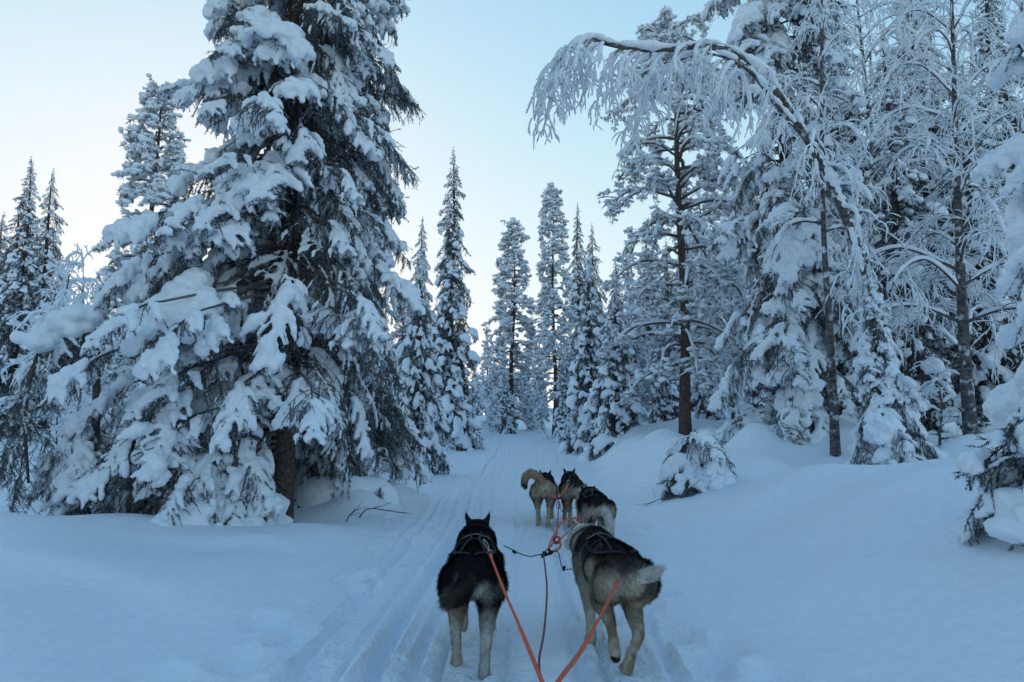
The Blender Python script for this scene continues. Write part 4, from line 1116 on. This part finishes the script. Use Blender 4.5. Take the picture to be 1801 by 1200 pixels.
make_dog('tan lead husky with black shoulders and sickle tail curled high with a black tip', (0.375, 8.0), -4, (0.46, 0.0, 0.50, 0.0, 0.2, 0.015),
         {HL: leg_hind(1, (-0.30, 0.065, 0.0)), HR: leg_hind(-1, (-0.40, -0.05, 0.03), lift=0.03), FL: leg_front(1, (0.20, 0.08, 0.0)), FR: leg_front(-1, (0.10, -0.08, 0.05), wrist=(0.15, 0.16))},
         [(-0.35, 0.0, 0.48, 0.034), (-0.38, 0.03, 0.54, 0.042), (-0.37, 0.08, 0.60, 0.048), (-0.35, 0.15, 0.625, 0.050), (-0.34, 0.205, 0.59, 0.046), (-0.34, 0.225, 0.52, 0.036), (-0.345, 0.215, 0.47, 0.016)],
         coat_tan, 204, 0.0105, 12000, 0.005, 0.95, dict(collar='harness', side='harness'))
make_dog('lead husky with dark mantle, pale head top and tan haunches beside the curl-tailed one', (0.70, 8.0), 0, (0.47, 0.0, 0.525, 0.0, 0.2, 0.015),
         {HL: leg_hind(1, (-0.38, 0.07, 0.0)), HR: leg_hind(-1, (-0.28, -0.08, 0.0)), FL: leg_front(1, (0.25, 0.08, 0.0)), FR: leg_front(-1, (0.12, -0.08, 0.0))},
         [(-0.35, 0.0, 0.45, 0.032), (-0.40, -0.02, 0.41, 0.038), (-0.43, -0.03, 0.34, 0.040), (-0.43, -0.03, 0.26, 0.034), (-0.42, -0.03, 0.21, 0.015)],
         coat_mantle, 205, 0.0105, 12000, 0.005, 0.95, dict(collar='harness', side='harness'))

# ------------------------------------------------------------------ lines
def rope(P, r, mat, name, parent, n=60, sides=8, thick=None):
    Q = catmull(P, n); rad = np.full(n, r)
    if thick:
        t = np.linspace(0, 1, n)
        for a, b, f in thick: rad = np.where((t >= a) & (t <= b), r * f, rad)
    V, F = tube(Q, rad, sides); return link(name, mk_mesh(name, V, F, M[mat]), parent)
def clip(p, dr, parent, s=1.0):
    """trigger snap: oval bow, swivel and ring"""
    dr = unit(np.array(dr)); up = unit(np.cross(dr, [0.3, 0, 1])); g = Geo()
    a = np.linspace(0, 2 * math.pi, 25)
    ov = np.array(p) + np.cos(a)[:, None] * dr * 0.030 * s + np.sin(a)[:, None] * up * 0.010 * s
    V, F = tube(ov, 0.0032 * s, 6, False); g.add(V, F)
    sw = np.array([np.array(p) - dr * 0.030 * s, np.array(p) - dr * 0.044 * s]); V, F = tube(catmull(sw, 4), 0.007 * s, 8); g.add(V, F)
    rg = np.array(p) - dr * 0.055 * s + np.cos(a)[:, None] * up * 0.013 * s + np.sin(a)[:, None] * np.cross(dr, up) * 0.013 * s
    V, F = tube(rg, 0.0030 * s, 6, False); g.add(V, F)
    return link('snap_clip', g.mesh('snap_clip', M['brass']), parent)
def knot(p, r, mat, parent, seed):
    rng = rs(seed); V, F = spheres(np.array(p) + rng.randn(5, 3) * r * 0.5, r * (0.6 + 0.4 * rng.rand(5))); V, F = fuse(V, F, r * 0.22, 2)
    return link('knot', mk_mesh('knot', V, F, M[mat]), parent)
S0 = px(964, 1232, 2.22)      # where the lines meet the sled's bridle, below the frame
def W3(*pts): return [px(*p) if len(p) == 3 else np.array(p) for p in pts]
t = thing('tug_line', 'orange tug line running back from the black husky', 'rope')
P = W3((862, 975, 3.42), (885, 1035, 3.1), (915, 1105, 2.75), (952, 1196, 2.36)) + [S0]
rope(P, 0.0062, 'orange', 'rope', t, thick=[(0.0, 0.03, 1.5), (0.22, 0.24, 1.3), (0.50, 1.0, 1.35)])
clip(px(855, 957, 3.46), px(848, 945, 3.5) - px(862, 975, 3.42), t)
t = thing('tug_line', 'orange tug line running back from the grey-brown husky', 'rope')
P = W3((1090, 1015, 3.40), (1062, 1072, 3.08), (1025, 1140, 2.72), (984, 1196, 2.38)) + [S0 + np.array([0.004, 0, 0.004])]
rope(P, 0.0062, 'orange', 'rope', t, thick=[(0.0, 0.03, 1.5), (0.40, 0.95, 1.4)])
clip(px(1096, 1003, 3.43), px(1100, 990, 3.45) - px(1090, 1015, 3.40), t)
J = px(957, 974, 4.4)
t = thing('gangline', 'thin purple central line running up the middle between the dogs', 'rope')
rope([S0 + np.array([0.0, -0.01, -0.01])] + W3((948, 1170, 2.5), (957, 1110, 2.95), (962, 1040, 3.5), (959, 1000, 4.0)) + [J] + W3((968, 962, 4.7), (978, 944, 5.2), (981, 915, 6.0), (983, 877, 7.0)), 0.0046, 'purple', 'rope', t, 90)
knot(J, 0.014, 'black_cord', t, 1); knot(px(967, 970, 4.45), 0.013, 'black_cord', t, 2); knot(px(983, 877, 7.0), 0.016, 'purple', t, 3)
t = thing('neckline', 'black neckline from the central line to the black husky', 'rope')
rope(W3((886, 960, 4.02), (897, 965, 4.05), (906, 970, 4.1), (920, 976, 4.2), (934, 979, 4.3), (946, 976, 4.35)) + [J], 0.0032, 'black_cord', 'rope', t, 50, 6)
knot(px(905, 970, 4.1), 0.010, 'black_cord', t, 4)
t = thing('neckline', 'black neckline from the central line to the grey-brown husky', 'rope')
rope(W3((967, 970, 4.45), (981, 971, 4.4), (984, 980, 4.35), (987, 993, 4.25), (992, 1001, 4.2), (1008, 1001, 4.12)), 0.0032, 'black_cord', 'rope', t, 50, 6)
knot(px(992, 1001, 4.2), 0.010, 'black_cord', t, 5)
t = thing('tug_line', 'looped orange tug line behind the cream-rumped husky', 'rope')
rope(W3((1026, 909, 6.12), (1008, 912, 5.9), (990, 917, 5.6), (978, 935, 5.1), (968, 955, 4.7), (965, 968, 4.5)), 0.0075, 'orange', 'rope', t)
rope(W3((1026, 909, 6.12), (1010, 926, 5.7), (992, 942, 5.2), (984, 951, 5.0)), 0.0065, 'orange', 'rope', t)
rope(W3((984, 951, 5.0), (986, 960, 4.8), (980, 967, 4.65), (970, 971, 4.5)), 0.009, 'orange', 'rope', t)
cc = px(979, 950, 5.0)
for q in range(3):
    a = np.linspace(0, 2 * math.pi, 26); rr = 0.026 - 0.004 * q
    V, F = tube(cc + np.stack([np.cos(a) * rr, 0.012 * q + 0 * a, np.sin(a) * rr], -1), 0.006, 6, False); link('coil', mk_mesh('coil', V, F, M['orange']), t)
clip(px(1030, 904, 6.02), px(1034, 896, 6.05) - px(1026, 909, 6.12), t, 1.4)
t = thing('tug_line', 'short red-orange tug line behind the curl-tailed lead husky', 'rope')
rope(W3((957, 863, 7.62), (963, 869, 7.4), (972, 874, 7.2), (983, 877, 7.0)), 0.0075, 'orange', 'rope', t, 30)
t = thing('tug_line', 'short red-orange tug line behind the dark-mantled lead husky', 'rope')
rope(W3((1000, 852, 7.64), (993, 862, 7.35), (987, 870, 7.15), (983, 877, 7.0)), 0.0075, 'orange', 'rope', t, 30)
clip(px(999, 850, 7.64), (0.2, 0.5, 0.5), t, 1.4)
t = thing('neckline', 'black slack neckline hanging in a loop behind the lead pair', 'rope')
a = np.linspace(0, 2 * math.pi, 20)
rope([px(982 + 3.5 * math.sin(q), 889 - 6 * math.cos(q), 6.9) for q in a] + W3((988, 899, 6.95), (997, 901, 7.1), (1005, 896, 7.3), (1008, 892, 7.4)), 0.004, 'black_cord', 'rope', t, 60, 6)
